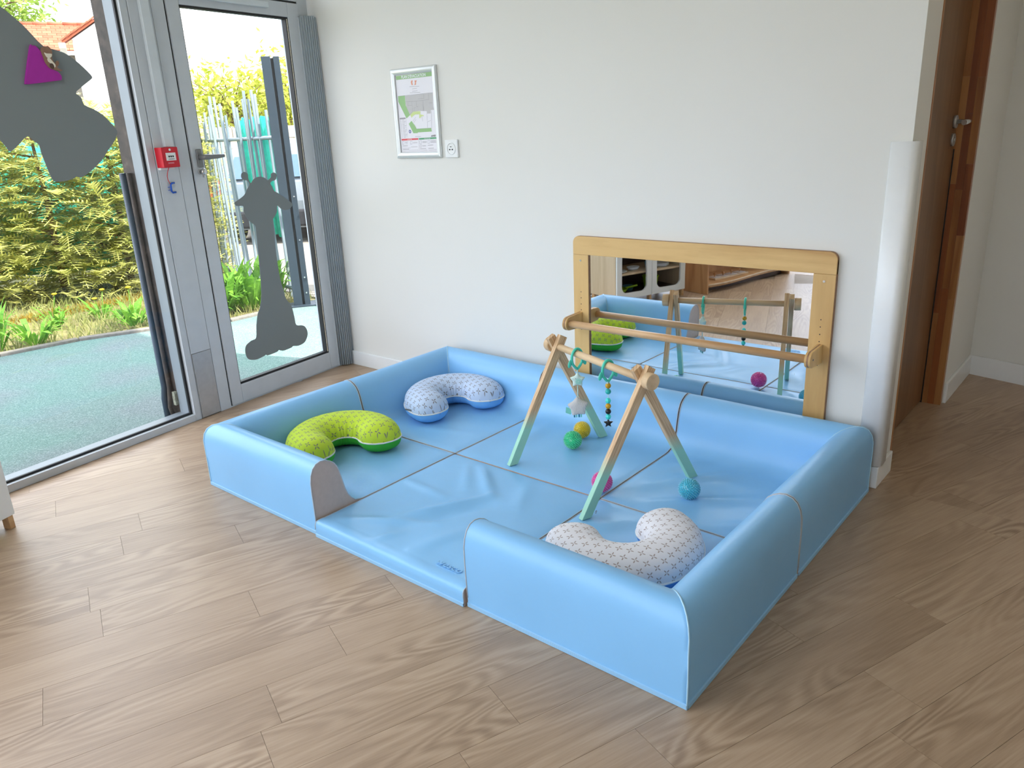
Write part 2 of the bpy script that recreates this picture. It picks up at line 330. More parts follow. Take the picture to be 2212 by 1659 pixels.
P_HEADER = [(-2.3998, 1.5881), (-2.1462, 1.5901), (-2.1465, 1.5708), (-2.3982, 1.5703)]
P_GREY = [(-2.3436, 1.4937), (-2.1492, 1.4967), (-2.1515, 1.4341), (-2.1477, 1.4187), (-2.1708, 1.4182), (-2.1725, 1.403), (-2.198, 1.4032), (-2.1978, 1.4133), (-2.2434, 1.4185), (-2.2962, 1.4163), (-2.3199, 1.4016), (-2.3342, 1.4228), (-2.3432, 1.4483)]
P_GREEN1 = [(-2.3947, 1.4942), (-2.3445, 1.4944), (-2.3446, 1.4484), (-2.3189, 1.4016), (-2.3462, 1.3869), (-2.3962, 1.4684)]
P_GREEN2 = [(-2.3333, 1.361), (-2.3111, 1.3745), (-2.2919, 1.3532), (-2.2796, 1.3354), (-2.1752, 1.336), (-2.1738, 1.3194), (-2.272, 1.3183), (-2.2748, 1.3152), (-2.3053, 1.3155)]
P_LIME = [(-2.3173, 1.4031), (-2.2938, 1.4168), (-2.2426, 1.417), (-2.2444, 1.4015), (-2.2222, 1.3974), (-2.2227, 1.3928), (-2.2368, 1.3934), (-2.2474, 1.3845), (-2.2545, 1.3848), (-2.2524, 1.4025), (-2.281, 1.4031), (-2.2987, 1.396), (-2.3094, 1.3886)]
P_WHITE1 = [(-2.2412, 1.4169), (-2.2176, 1.4164), (-2.2181, 1.4003), (-2.2421, 1.4008)]
P_WHITE2 = [(-2.2153, 1.4163), (-2.199, 1.4149), (-2.2003, 1.3918), (-2.218, 1.3926)]
P_RED = [(-2.396, 1.2907), (-2.2729, 1.2914), (-2.2738, 1.2834), (-2.3946, 1.2819)]
P_GREEN3 = [(-2.268, 1.2915), (-2.146, 1.2927), (-2.145, 1.2849), (-2.268, 1.2833)]
P_LEGEND = [(-2.3961, 1.3915), (-2.3529, 1.392), (-2.3528, 1.3853), (-2.396, 1.3848)]
P_LOGO1 = [(-2.2903, 1.5607), (-2.2793, 1.5606), (-2.2842, 1.5517), (-2.281, 1.5393), (-2.2905, 1.5399), (-2.2937, 1.5524)]
P_LOGO2 = [(-2.2676, 1.5591), (-2.2512, 1.5586), (-2.2583, 1.55), (-2.2596, 1.5394), (-2.2702, 1.538), (-2.2656, 1.549)]
P_LINES = [(-2.3947, 1.4942, -2.1492, 1.4967, 0.0009), (-2.341, 1.4655, -2.2712, 1.4639, 0.0009), (-2.211, 1.4937, -2.211, 1.4739, 0.0009), (-2.2532, 1.4747, -2.2109, 1.4745, 0.0009), (-2.2712, 1.4639, -2.1768, 1.4674, 0.0009), (-2.1782, 1.4963, -2.1793, 1.466, 0.0009), (-2.3265, 1.4647, -2.3286, 1.4476, 0.0009), (-2.3286, 1.4476, -2.2996, 1.4471, 0.0009), (-2.2976, 1.4632, -2.2983, 1.4383, 0.0009), (-2.2665, 1.4631, -2.2671, 1.4383, 0.0009), (-2.2671, 1.4383, -2.2552, 1.4386, 0.0009), (-2.2192, 1.4636, -2.222, 1.4191, 0.0009), (-2.2199, 1.4375, -2.2199, 1.4174, 0.0009), (-2.1787, 1.4507, -2.1533, 1.4509, 0.0009), (-2.2844, 1.4345, -2.2724, 1.4345, 0.0009), (-2.2844, 1.4345, -2.2863, 1.419, 0.0009), (-2.2987, 1.4352, -2.2982, 1.4195, 0.0009), (-2.3197, 1.4032, -2.296, 1.4179, 0.0009), (-2.3017, 1.3725, -2.2777, 1.3904, 0.0009), (-2.2952, 1.3659, -2.2765, 1.381, 0.0009), (-2.2368, 1.3934, -2.2301, 1.3697, 0.0009), (-2.1981, 1.4026, -2.1993, 1.3716, 0.0009), (-2.2, 1.3655, -2.1746, 1.3707, 0.0009), (-2.1991, 1.3654, -2.2008, 1.3374, 0.0009), (-2.1667, 1.4134, -2.1729, 1.3359, 0.0009), (-2.2796, 1.3354, -2.1752, 1.336, 0.0009), (-2.2916, 1.3563, -2.2796, 1.3354, 0.0009), (-2.2705, 1.2907, -2.2707, 1.2283, 0.0009), (-2.35, 1.3839, -2.3505, 1.296, 0.0009), (-2.391, 1.3808, -2.387, 1.3809, 0.0022), (-2.3801, 1.3807, -2.3627, 1.3809, 0.0015), (-2.3909, 1.3739, -2.3869, 1.3741, 0.0022), (-2.38, 1.3738, -2.3542, 1.3738, 0.0015), (-2.3908, 1.367, -2.3868, 1.3672, 0.0022), (-2.3798, 1.3669, -2.358, 1.367, 0.0015), (-2.3906, 1.3601, -2.3866, 1.3603, 0.0022), (-2.3797, 1.36, -2.3618, 1.3603, 0.0015), (-2.3905, 1.3532, -2.3865, 1.3534, 0.0022), (-2.3796, 1.3531, -2.3533, 1.3531, 0.0015), (-2.3904, 1.3463, -2.3864, 1.3465, 0.0022), (-2.3794, 1.3462, -2.3571, 1.3464, 0.0015), (-2.3902, 1.3393, -2.3862, 1.3395, 0.0022), (-2.3793, 1.3393, -2.3609, 1.3397, 0.0015), (-2.3901, 1.3324, -2.3861, 1.3326, 0.0022), (-2.3791, 1.3324, -2.3524, 1.3325, 0.0015), (-2.39, 1.3255, -2.386, 1.3257, 0.0022), (-2.379, 1.3255, -2.3561, 1.3257, 0.0015), (-2.3899, 1.3185, -2.3858, 1.3187, 0.0022), (-2.3789, 1.3185, -2.3599, 1.3189, 0.0015), (-2.3897, 1.3116, -2.3857, 1.3118, 0.0022), (-2.3787, 1.3116, -2.3514, 1.3118, 0.0015), (-2.3896, 1.3046, -2.3856, 1.3048, 0.0022), (-2.3786, 1.3046, -2.3552, 1.3049, 0.0015), (-2.3895, 1.2976, -2.3854, 1.2979, 0.0022), (-2.3785, 1.2977, -2.359, 1.2981, 0.0015), (-2.3057, 1.5332, -2.237, 1.5312, 0.0012), (-2.2879, 1.5219, -2.2546, 1.5223, 0.0012), (-2.2892, 1.5116, -2.2521, 1.5118, 0.0012), (-2.3068, 1.5052, -2.2333, 1.5033, 0.0012), (-2.372, 1.2755, -2.3481, 1.2756, 0.001), (-2.371, 1.2712, -2.3536, 1.2714, 0.001), (-2.3702, 1.2663, -2.3518, 1.2665, 0.001), (-2.3142, 1.2716, -2.2825, 1.2718, 0.001), (-2.3146, 1.2684, -2.2814, 1.2686, 0.001), (-2.3906, 1.2557, -2.3531, 1.256, 0.0018), (-2.3291, 1.2499, -2.2836, 1.2504, 0.0014), (-2.3909, 1.2453, -2.3321, 1.2459, 0.0007), (-2.3907, 1.2394, -2.3452, 1.2399, 0.0018), (-2.3914, 1.2341, -2.2771, 1.2356, 0.0007), (-2.3911, 1.2286, -2.2754, 1.2301, 0.0007), (-2.245, 1.2748, -2.2126, 1.275, 0.001), (-2.2444, 1.2716, -2.2139, 1.2718, 0.001), (-2.2448, 1.2684, -2.2157, 1.2686, 0.001), (-2.1864, 1.2775, -2.149, 1.2777, 0.0014), (-2.1868, 1.2734, -2.1495, 1.2736, 0.001), (-2.1872, 1.2702, -2.1475, 1.2705, 0.001), (-2.1861, 1.2671, -2.1487, 1.2673, 0.001), (-2.2473, 1.2551, -2.222, 1.2553, 0.001), (-2.2467, 1.2519, -2.2223, 1.2521, 0.001), (-2.2076, 1.2565, -2.1699, 1.2568, 0.0018), (-2.2645, 1.2404, -2.2222, 1.2409, 0.0018), (-2.206, 1.2412, -2.1669, 1.2417, 0.0018), (-2.2651, 1.2346, -2.2148, 1.2352, 0.0007), (-2.2658, 1.2291, -2.213, 1.2299, 0.0007), (-2.2067, 1.2352, -2.1474, 1.2359, 0.0007), (-2.2063, 1.2298, -2.1471, 1.2306, 0.0007)]
P_BOXES = [[(-2.3902, 1.2775), (-2.3776, 1.2779), (-2.3795, 1.2639), (-2.392, 1.2636)], [(-2.3316, 1.2778), (-2.3192, 1.2781), (-2.321, 1.2637), (-2.3334, 1.2633)], [(-2.2633, 1.2787), (-2.2503, 1.279), (-2.252, 1.2644), (-2.265, 1.2641)], [(-2.2061, 1.2786), (-2.1919, 1.2789), (-2.1933, 1.2656), (-2.2075, 1.2653)], [(-2.2637, 1.2586), (-2.2517, 1.259), (-2.253, 1.2478), (-2.2651, 1.2474)]]
T_TITLE0 = (-2.3595, 1.5738)
T_TITLE1 = (-2.1877, 1.5753)
T_AMPI0 = (-2.1821, 1.2946)
T_AMPI1 = (-2.1468, 1.2984)
T_AL = (-2.352, 1.2841)
T_AL1 = (-2.3184, 1.2845)
T_EV0 = (-2.2305, 1.2849)
T_EV1 = (-2.1878, 1.2857)
T_NIV0 = (-2.293, 1.297)
T_NIV1 = (-2.2528, 1.2981)
BLUEDOT = (-2.3287, 1.3242)
SOCKC = (-2.0436, 1.237)
# ------------------------------------------------------------------ the room (metres; back wall at y=0, floor z=0)
KX = -3.0439
WD = Vector((0.14077534, -0.99004157, 0)); WN = Vector((0.99004157, 0.14077534, 0))
WROT = math.atan2(WD.y, WD.x)
def ws(s, off=0.0, z=0.0): return Vector((KX, 0, 0))+WD*s+WN*off+Vector((0, 0, z))
RY = -5.0
ROOM = [(KX, 0), (0, 0), (0, 0.19), (-0.13, 0.19), (-0.13, 1.07), (0, 1.07), (0, 1.64), (2.6, 0.92), (2.6, RY), (ws(5.05).x, RY)]
RBX = ws(5.05).x
H = 2.6
fb = MB().prism([(p[0], p[1]) for p in ROOM], 2, -0.12, -0.004).build('floor', M['floorbase']); tag(fb, 'greige oak-look plank floor of the playroom', 'floor', kind='structure')
# planks
ang = R_(70); TA = Vector((math.cos(ang), math.sin(ang))); RA = Vector((math.cos(ang-math.pi/2), math.sin(ang-math.pi/2)))
PW, PL = 0.1563, 0.94
def clip(poly, ax, ay, bx, by):
    out = []; nx, ny = -(by-ay), (bx-ax)
    for i in range(len(poly)):
        p, q = poly[i], poly[(i+1) % len(poly)]
        dp = (p[0]-ax)*nx+(p[1]-ay)*ny; dq = (q[0]-ax)*nx+(q[1]-ay)*ny
        if dp >= 0: out.append(p)
        if dp*dq < 0:
            t = dp/(dp-dq); out.append((p[0]+(q[0]-p[0])*t, p[1]+(q[1]-p[1])*t))
    return out
REG1 = [(RBX, RY), (2.6, RY), (2.6, 0), (KX, 0)]      # main room, counter-clockwise
REG2 = [(0, 0), (2.6, 0), (2.6, 0.92), (0, 1.64)]               # corridor part
REG3 = [(-0.13, 0.19), (0, 0.19), (0, 1.07), (-0.13, 1.07)]              # door recess
known = {-1: -2.184, -2: -1.971, -3: -1.741, -4: -2.128}
full = None; planks = []
def plank_piece(cell, cen, z0, z1):
    mb = MB(); mb.prism([((p[0]-cen[0])*RA.x+(p[1]-cen[1])*RA.y, (p[0]-cen[0])*TA.x+(p[1]-cen[1])*TA.y) for p in cell], 2, z0, z1); return mb
for r in range(-24, 26):
    random.seed(r*13+5); t0 = known.get(r, random.uniform(0, PL))
    n0 = int((-7.5-t0)/PL)-1
    for k in range(n0, n0+14):
        ta = t0+k*PL; g = 0.0004
        c2 = RA*((r+0.5)*PW)+TA*(ta+PL/2)
        vis = (c2.y > -3.9 and c2.x < 2.2) if c2.x > -3.4 else False
        if not vis: continue
        cell = [tuple(RA*((r*PW)+a)+TA*(ta+b)) for a, b in ((g, g), (PW-g, g), (PW-g, PL-g), (g, PL-g))]
        for reg in (REG1, REG2, REG3):
            poly = cell
            for i in range(4):
                a, b = reg[i], reg[(i+1) % 4]; poly = clip(poly, a[0], a[1], b[0], b[1])
                if len(poly) < 3: break
            if len(poly) < 3: continue
            area = abs(sum(poly[i][0]*poly[(i+1) % len(poly)][1]-poly[(i+1) % len(poly)][0]*poly[i][1] for i in range(len(poly))))/2
            if area < 0.0015: continue
            whole = area > PW*PL*0.985
            if whole:
                if full is None: full = plank_piece(cell, c2, -0.004, 0.0).mesh('plank'); full.materials.append(M['plank'])
                me = full
            else:
                me = plank_piece(poly, c2, -0.004, 0.0).mesh('plank'); me.materials.append(M['plank'])
            planks.append((c2, me))
planks.sort(key=lambda a: (a[0]-Vector((0.1, -1.9))).length)
rest = MB()
for i, (c2, me) in enumerate(planks):
    if i < 298: link('plank', me, None, fb, (c2.x, c2.y, 0), (0, 0, ang-math.pi/2))
    else:
        mt = Matrix.Translation((c2.x, c2.y, 0)) @ Matrix.Rotation(ang-math.pi/2, 4, 'Z')
        rest.add([mt @ v.co for v in me.vertices], [tuple(p.vertices) for p in me.polygons])
# remaining floor beyond the planks
rest.prism([(RBX+0.0, RY), (2.6, RY), (2.6, -3.9), (RBX-0.15, -3.9)], 2, -0.0045, -0.002)
rs = rest.build('far_planks', M['plank'], fb); rs['kind'] = 'stuff'

def struct(name, mb, mat, label, cat, bevel=0): return tag(mb.build(name, mat, None, bevel), label, cat, kind='structure')
struct('wall_back', MB().box(KX-0.06, 0, 0, 0.09, 0, H), M['wall'], 'white painted back wall behind the blue foam pit', 'wall')
cm = MB().prism([(p[0], p[1]) for p in [(KX-0.45, 0.35), (-0.34, 0.35), (-0.34, 1.95), (2.9, 1.95), (2.9, RY-0.3), (RBX-0.35, RY-0.3)]], 2, H, H+0.25)
struct('ceiling', cm, M['ceil'], 'white ceiling above the playroom, out of view', 'ceiling')
# corridor side: return wall, wooden door, white wall, slanted end wall
struct('wall_corridor', MB().box(-0.30, -0.16, 0.09, 1.66, 0, H).box(-0.10, 0, 0.09, 0.185, 0, H).box(-0.14, 0, 1.075, 1.66, 0, H).box(-0.14, 0, 0.185, 1.075, 2.12, H), M['wall'], 'white return wall around the brown wooden door', 'wall')  # first box is added unseen behind the door to block leaking daylight
d = Vector((2.6, -0.72)).normalized(); n_ = Vector((0.72, 2.6)).normalized()
fw = [(-0.1, 1.668), (2.7, 0.8923), (2.7+n_.x*0.1, 0.8923+n_.y*0.1), (-0.1+n_.x*0.1, 1.668+n_.y*0.1)]
struct('wall_corridor_end', MB().prism(fw, 2, 0, H), M['wall'], 'white slanted end wall of the corridor at right', 'wall')
struct('wall_right', MB().box(2.6, 2.75, RY, 0.92, 0, H), M['wall'], 'white right wall beside the camera, out of view', 'wall')
rw = MB(); rw.box(-2.45, 2.75, RY-0.15, RY, 0, 0.12).box(-2.45, 2.75, RY-0.15, RY, 2.45, H).box(-2.45, -2.28, RY-0.15, RY, 0.12, 2.45).box(1.2, 2.75, RY-0.15, RY, 0.12, 2.45).box(-0.6, -0.48, RY-0.15, RY, 0.12, 2.45)
struct('wall_rear', rw, M['wall'], 'white rear wall with two tall windows behind the camera', 'wall')
for i, (a, b) in enumerate(((-2.28, -0.6), (-0.48, 1.2))):
    w = empty('window_%d' % (3+i), ((a+b)/2, RY-0.075, 0.12)); tag(w, ['left-hand', 'right-hand'][i]+' tall window in the rear wall', 'window', kind='structure')
    hw = (b-a)/2; fr = MB(); HH = 2.33
    for x0, x1, z0, z1 in ((-hw, -hw+0.05, 0, HH), (hw-0.05, hw, 0, HH), (-0.03, 0.03, 0.05, HH-0.05), (-hw+0.05, hw-0.05, 0, 0.05), (-hw+0.05, hw-0.05, HH-0.05, HH)): fr.box(x0, x1, -0.03, 0.03, z0, z1)
    fr.build('window_frame', M['alu'], w)
    for sx in (-1, 1): MB().box(min(sx*0.03, sx*(hw-0.05)), max(sx*0.03, sx*(hw-0.05)), -0.004, 0.004, 0.05, HH-0.05).build('glass_pane', M['glass'], w)
# baseboards
struct('baseboard_back', MB().box(KX+0.05, 0.0125, -0.0125, 0, 0, 0.085), M['white'], 'white baseboard along the back wall', 'baseboard', 0.003)
struct('baseboard_return', MB().box(0, 0.0125, 0, 0.178, 0, 0.085), M['white'], 'white baseboard on the short return before the brown door', 'baseboard', 0.003)
struct('baseboard_corridor', MB().box(0, 0.0125, 1.082, 1.645, 0, 0.10), M['white'], 'white baseboard on the wall past the brown door', 'baseboard', 0.003)
eb = [(0.012, 1.632), (2.6, 0.915), (2.6-n_.x*0.0125, 0.915-n_.y*0.0125), (0.012-n_.x*0.0125, 1.632-n_.y*0.0125)]
struct('baseboard_end', MB().prism(eb, 2, 0, 0.10), M['white'], 'white baseboard along the slanted corridor end wall', 'baseboard')
# brown corridor door in its recess
dr = empty('door_2', (-0.085, 0.63, 0)); tag(dr, 'brown wooden corridor door in a reddish wood frame', 'door', kind='structure')
box('door_leaf', (-0.04, 0.0, -0.425, 0.412, 0.008, 2.05), M['doorwood'], dr, 0.002)
box('hinge_jamb', (-0.05, 0.087, -0.445, -0.428, 0, 2.12), M['jamb3'], dr, 0.002)
def jamb(name, b, cols, cuts, seed):
    # finger-jointed lamellas: each strip is cut into lengths of different timber
    root = empty(name, (0, 0, 0), 0, dr); random.seed(seed); x0, x1, y0, y1, z0, z1 = b; n = 3
    for i in range(n):
        xa = x0+(x1-x0)*i/n; xb = x0+(x1-x0)*(i+1)/n; z = z0; j = 0
        while z < z1-0.01:
            ze = min(z1, z+random.uniform(0.28, 0.62))
            box('lamella', (xa, xb-0.0003, y0, y1, z, ze-0.0003), M['jamb%d' % random.choice(cols)], root); z = ze; j += 1
    return root
jamb('lock_jamb', (-0.002, 0.083, 0.416, 0.445, 0, 2.12), [0, 1, 2, 0, 3], 3, 11)
box('head_jamb', (-0.05, 0.085, -0.445, 0.445, 2.055, 2.12), M['jamb0'], dr)
box('rebate_seal', (-0.004, 0.004, 0.412, 0.4175, 0.0, 1.15), M['black'], dr)
hd = MB().cyl((0, 0.355, 1.262), (0.012, 0.355, 1.262), 0.026, 20).build('handle_rose', M['steel'], dr)
MB().tube([(0.008, 0.355, 1.262), (0.05, 0.355, 1.262), (0.058, 0.345, 1.262), (0.06, 0.31, 1.262), (0.06, 0.235, 1.260)], [0.009, 0.009, 0.0095, 0.010, 0.011], 10).build('lever', M['chrome'], hd)
MB().cyl((0, 0.355, 1.19), (0.01, 0.355, 1.19), 0.026, 20).cyl((0.01, 0.355, 1.19), (0.014, 0.355, 1.19), 0.009, 12).build('lock_rose', M['steel'], dr)
# rounded corner guard
path = [(-0.066, -0.002)]+[(-0.066+0.004*i, -0.002-0.012*math.sin(min(1, i/4)*math.pi/2)) for i in range(1, 5)]
prof = [(-0.066, 0), (-0.063, -0.008), (-0.056, -0.013), (-0.02, -0.016)]
for k in range(0, 9):
    a = R_(-90+90*k/8); prof.append((-0.006+0.026*math.cos(a), 0.010+0.026*math.sin(a)))
prof += [(0.018, 0.06), (0.012, 0.072), (0.0, 0.075), (0.0, 0.0)]
cg = MB().prism(prof, 2, 0.088, 1.222, smooth=True)
cgo = cg.build('corner_guard', M['whiteplastic'], None); tag(cgo, 'tall white plastic corner guard at the right end of the back wall', 'corner guard')
MB().cyl((0.0, 0.088, 1.19), (0.003, 0.088, 1.19), 0.004, 10).build('screw', M['steel'], cgo)

# ------------------------------------------------------------------ glazed facade on the left (local frame: x along wall from back corner, y into room)
def fac(name): return empty(name, (KX, 0, 0), WROT)
def fbx(name, b, mat, p, bevel=0.0015): return box(name, b, mat, p, bevel)
wl = fac('wall_left'); tag(wl, 'grey aluminium glazed facade with header and dark outside pier', 'wall', kind='structure')
fbx('header', (-0.05, 5.2, -0.2, 0.0, 2.36, H), M['wall'], wl, 0)
fbx('end_post', (0.01, 0.078, -0.06, 0.0, 0, 2.36), M['alu'], wl)
t = NT('weathered_brown_metal'); v = t.coord('Object'); n = t.noise(v, 14, 6, 0.7); t.base(t.ramp(n, [(0.35, srgb(48, 42, 38)), (0.62, srgb(82, 70, 62)), (0.75, srgb(120, 110, 100))])).set(Roughness=0.7); M['pier'] = t.m
fbx('outside_pier', (0.90, 1.100, -0.20, -0.1121, -0.03, 2.5), M['pier'], wl, 0)
dp = MB().tube([(1.128, -0.186, -0.03), (1.128, -0.186, 0.10), (1.118, -0.184, 0.16), (1.118, -0.184, 1.2)], 0.017, 10)
dpo = dp.build('outside_cable_pipe', plain('blue_black_pipe', srgb(46, 62, 78), 0.35), wl)
MB().tube([(1.118, -0.145, -0.02), (1.130, -0.150, 0.06), (1.116, -0.148, 0.16), (1.112, -0.148, 1.2)], 0.011, 8).build('outside_cable', M['pier'], wl)
fbx('outside_bracket', (1.10, 1.118, -0.135, -0.115, 0.07, 0.14), plain('galvanised_dirty', srgb(150, 150, 132), 0.6, nscale=80, namp=0.4), wl)
# mullion between window and door
mu = fac('trim_1'); tag(mu, 'wide grey aluminium mullion between the big window and glass door', 'mullion', kind='structure')
fbx('core', (0.885, 1.066, -0.11, -0.004, 0, 2.36), M['alu'], mu)
fbx('flat_cover', (0.885, 0.951, -0.004, 0.002, 0, 2.36), M['alu'], mu, 0.001)
fbx('raised_cover', (0.9535, 1.063, -0.004, 0.004, 0.337, 2.36), M['alu'], mu, 0.001)
fbx('kick_plate', (0.955, 1.061, -0.004, 0.005, 0.004, 0.335), M['steel'], mu, 0.001)
fbx('shadow_line', (0.9505, 0.954, -0.006, 0.0012, 0.337, 2.36), M['black'], mu, 0)
fbx('cable_trunking', (0.974, 1.018, 0.004, 0.024, 1.306, 2.36), M['alulight'], mu, 0.002)
# the big fixed window
def big_window(name, s0, s1, label):
    w = fac(name); tag(w, label, 'window', kind='structure')
    fr = MB()
    for a, b, z0, z1 in ((s0-0.046, s0-0.012, 0, 2.36), (s1+0.012, s1+0.046, 0, 2.36)): fr.box(a, b, -0.11, 0.0, z0, z1)
    fr.build('jamb', M['alu'], w, 0.0015)
    fbx('bottom_rail', (s0-0.012, s1+0.012, -0.035, 0.0, 0, 0.034), M['alu'], w)
    fbx('top_rail', (s0-0.012, s1+0.012, -0.11, 0.0, 2.31, 2.36), M['alu'], w)
    rv = MB(); rv.box(s0-0.02, s0-0.009, -0.112, -0.034, 0, 2.31).box(s1+0.009, s1+0.02, -0.112, -0.034, 0, 2.31); rv.build('outside_reveal', M['alu_out'], w)
    fbx('outside_sill', (s0-0.012, s1+0.012, -0.125, -0.036, -0.03, 0.030), M['alu_out'], w)
    g = MB(); g.box(s0-0.012, s0, -0.031, -0.020, 0.034, 2.31).box(s1, s1+0.012, -0.031, -0.020, 0.034, 2.31).box(s0, s1, -0.031, -0.020, 0.034, 0.044).box(s0, s1, -0.031, -0.020, 2.298, 2.31)
    g.build('gasket', M['black'], w)
    fbx('glass_pane', (s0, s1, -0.030, -0.026, 0.03, 2.31), M['glass'], w, 0)
    return w
big_window('window_1', 1.112, 3.45, 'big floor-length window at left with a grey leaf-shaped sticker')
big_window('window_2', 3.56, 4.9, 'second floor-length window of the facade, beside the camera')
mu2 = fac('trim_2'); tag(mu2, 'grey aluminium mullion between the two facade windows', 'mullion', kind='structure')
fbx('core', (3.4965, 3.5135, -0.11, 0.002, 0, 2.36), M['alu'], mu2)
fbx('end_core', (4.946, 5.2, -0.11, 0.002, 0, 2.36), M['alu'], mu2)
# glass door
d1 = fac('door_1'); tag(d1, 'grey aluminium glass door with a grey giraffe sticker', 'door', kind='structure')
fbx('stile', (0.810, 0.876, -0.055, 0.006, 0.008, 1.985), M['alu'], d1, 0.002)
fbx('stile', (0.080, 0.157, -0.055, 0.006, 0.008, 1.985), M['alu'], d1, 0.002)
fbx('bottom_rail', (0.1575, 0.8095, -0.055, 0.006, 0.008, 0.103), M['alu'], d1, 0.002)
fbx('top_rail', (0.1575, 0.8095, -0.055, 0.006, 1.915, 1.985), M['alu'], d1, 0.002)
fbx('frame_head', (0.078, 0.885, -0.11, 0.0, 1.995, 2.06), M['alu'], d1)
fbx('seal', (0.8765, 0.8845, -0.05, -0.004, 0.0, 1.995), M['black'], d1, 0)
fbx('head_seal', (0.08, 0.885, -0.05, -0.004, 1.9855, 1.9945), M['black'], d1, 0)
g = MB(); g.box(0.803, 0.8098, -0.03, -0.001, 0.103, 1.915).box(0.1572, 0.172, -0.03, -0.001, 0.103, 1.915).box(0.1572, 0.8098, -0.03, -0.001, 0.1032, 0.115).box(0.1572, 0.8098, -0.03, -0.001, 1.905, 1.915)
g.build('gasket', M['black'], d1)
gl_ = MB(); gl_.box(0.1625, 0.1665, -0.028, 0.001, 0.112, 1.907); gl_.build('glazing_bead', M['cream'], d1)
fbx('glass_pane', (0.165, 0.806, -0.030, -0.026, 0.108, 1.91), M['glass'], d1, 0)
fbx('transom_pane', (0.08, 0.885, -0.05, -0.046, 2.06, 2.36), M['glass'], d1, 0)
fbx('threshold', (0.08, 0.885, -0.12, 0.0, -0.03, 0.006), M['alu'], d1)
fbx('closer_rail', (0.30, 0.86, 0.006, 0.03, 1.945, 1.972), M['alulight'], d1, 0.003)
lv = MB().box(0.822, 0.852, 0.006, 0.016, 1.205, 1.290).build('lever_plate', M['darkgrey'], d1, 0.007, 3)
MB().tube([(0.838, 0.012, 1.252), (0.838, 0.045, 1.252), (0.832, 0.056, 1.252), (0.81, 0.060, 1.252), (0.77, 0.060, 1.2525), (0.735, 0.060, 1.254)], [0.012, 0.0125, 0.013, 0.0115, 0.0105, 0.008], 12).build('lever', M['darkgrey'], lv)
lk = MB().cyl((0.842, 0.006, 1.186), (0.842, 0.012, 1.186), 0.013, 16).build('lock_rose', M['steel'], d1)
MB().lathe([(0.009, 0), (0.009, 0.012), (0.014, 0.014), (0.016, 0.024), (0.013, 0.03), (0.004, 0.031)], 16, (0.842, 0.012, 1.186), (0, 1, 0)).box(0.836, 0.842, 0.018, 0.03, 1.160, 1.182).build('thumb_turn', M['chrome'], lk)
# pleated finger guard in the corner
gp = []; a0 = ws(0.090, 0.010); a1 = Vector((-2.985, -0.006, 0)); mid = Vector((-2.972, -0.062, 0))
N = 120
for i in range(N+1):
    u = i/N; p = a0*(1-u)**2+mid*2*u*(1-u)+a1*u*u; tg = (mid-a0)*(1-u)+(a1-mid)*u; nn = Vector((tg.y, -tg.x, 0)).normalized()
    gp.append(p+nn*(0.0042*math.cos(u*8*2*math.pi)))
pg = MB(); vs = [(p.x, p.y, z) for z in (0.008, 1.918, 1.926) for p in gp]; n1 = N+1
for j in range(2*(N+1), 3*(N+1)):
    k = j-2*n1; e = min(k, N-k)/N
    vs[j] = (vs[j][0], vs[j][1], 1.918+0.008*min(1, e*14))
fs = [(i+j*n1, i+1+j*n1, i+1+(j+1)*n1, i+(j+1)*n1) for j in range(2) for i in range(N)]
pg.add(vs, fs, True)
fg = pg.build('finger_guard', M['guard']); tag(fg, 'grey pleated hinge finger guard in the corner beside the glass door', 'finger guard')
sm = fg.modifiers.new('thickness', 'SOLIDIFY'); sm.thickness = 0.003
MB().box(0.0855, 0.0935, 0.005, 0.013, 0.008, 1.92).build('fixing_strip', M['alu'], fg, 0.001, loc=(KX, 0, 0), rot=(0, 0, WROT))
# unseen fill lamps (square panels added under the ceiling to brighten the room)
t = NT('led_diffuser'); t.base((0.9, 0.9, 0.9)).set(Emission_Color=(0.95, 0.98, 1.0, 1), Emission_Strength=LAMP); M['led'] = t.m
k = 0
t = NT('warm_diffuser'); t.base((0.9, 0.9, 0.9)).set(Emission_Color=(1.0, 0.84, 0.62, 1), Emission_Strength=LAMP*0.33); M['ledwarm'] = t.m  # warm fill added out of view to lift the corridor side
FILLS = [(-1.7, -2.9), (-1.7, -4.2), (1.5, 0.25)]
WH = ['nearer the foam pit', 'nearer the rear windows', 'over the corridor']
for (x, y), w in zip(FILLS, WH):
    lp = empty('ceiling_lamp', (x, y, H)); tag(lp, 'square white ceiling panel lamp, '+w, 'lamp', 'ceiling panel lamps')
    box('lamp_frame', (-0.31, 0.31, -0.31, 0.31, -0.035, -0.001), M['white'], lp, 0.003)
    box('diffuser', (-0.285, 0.285, -0.285, 0.285, -0.040, -0.0352), M['led' if x < 0 else 'ledwarm'], lp)
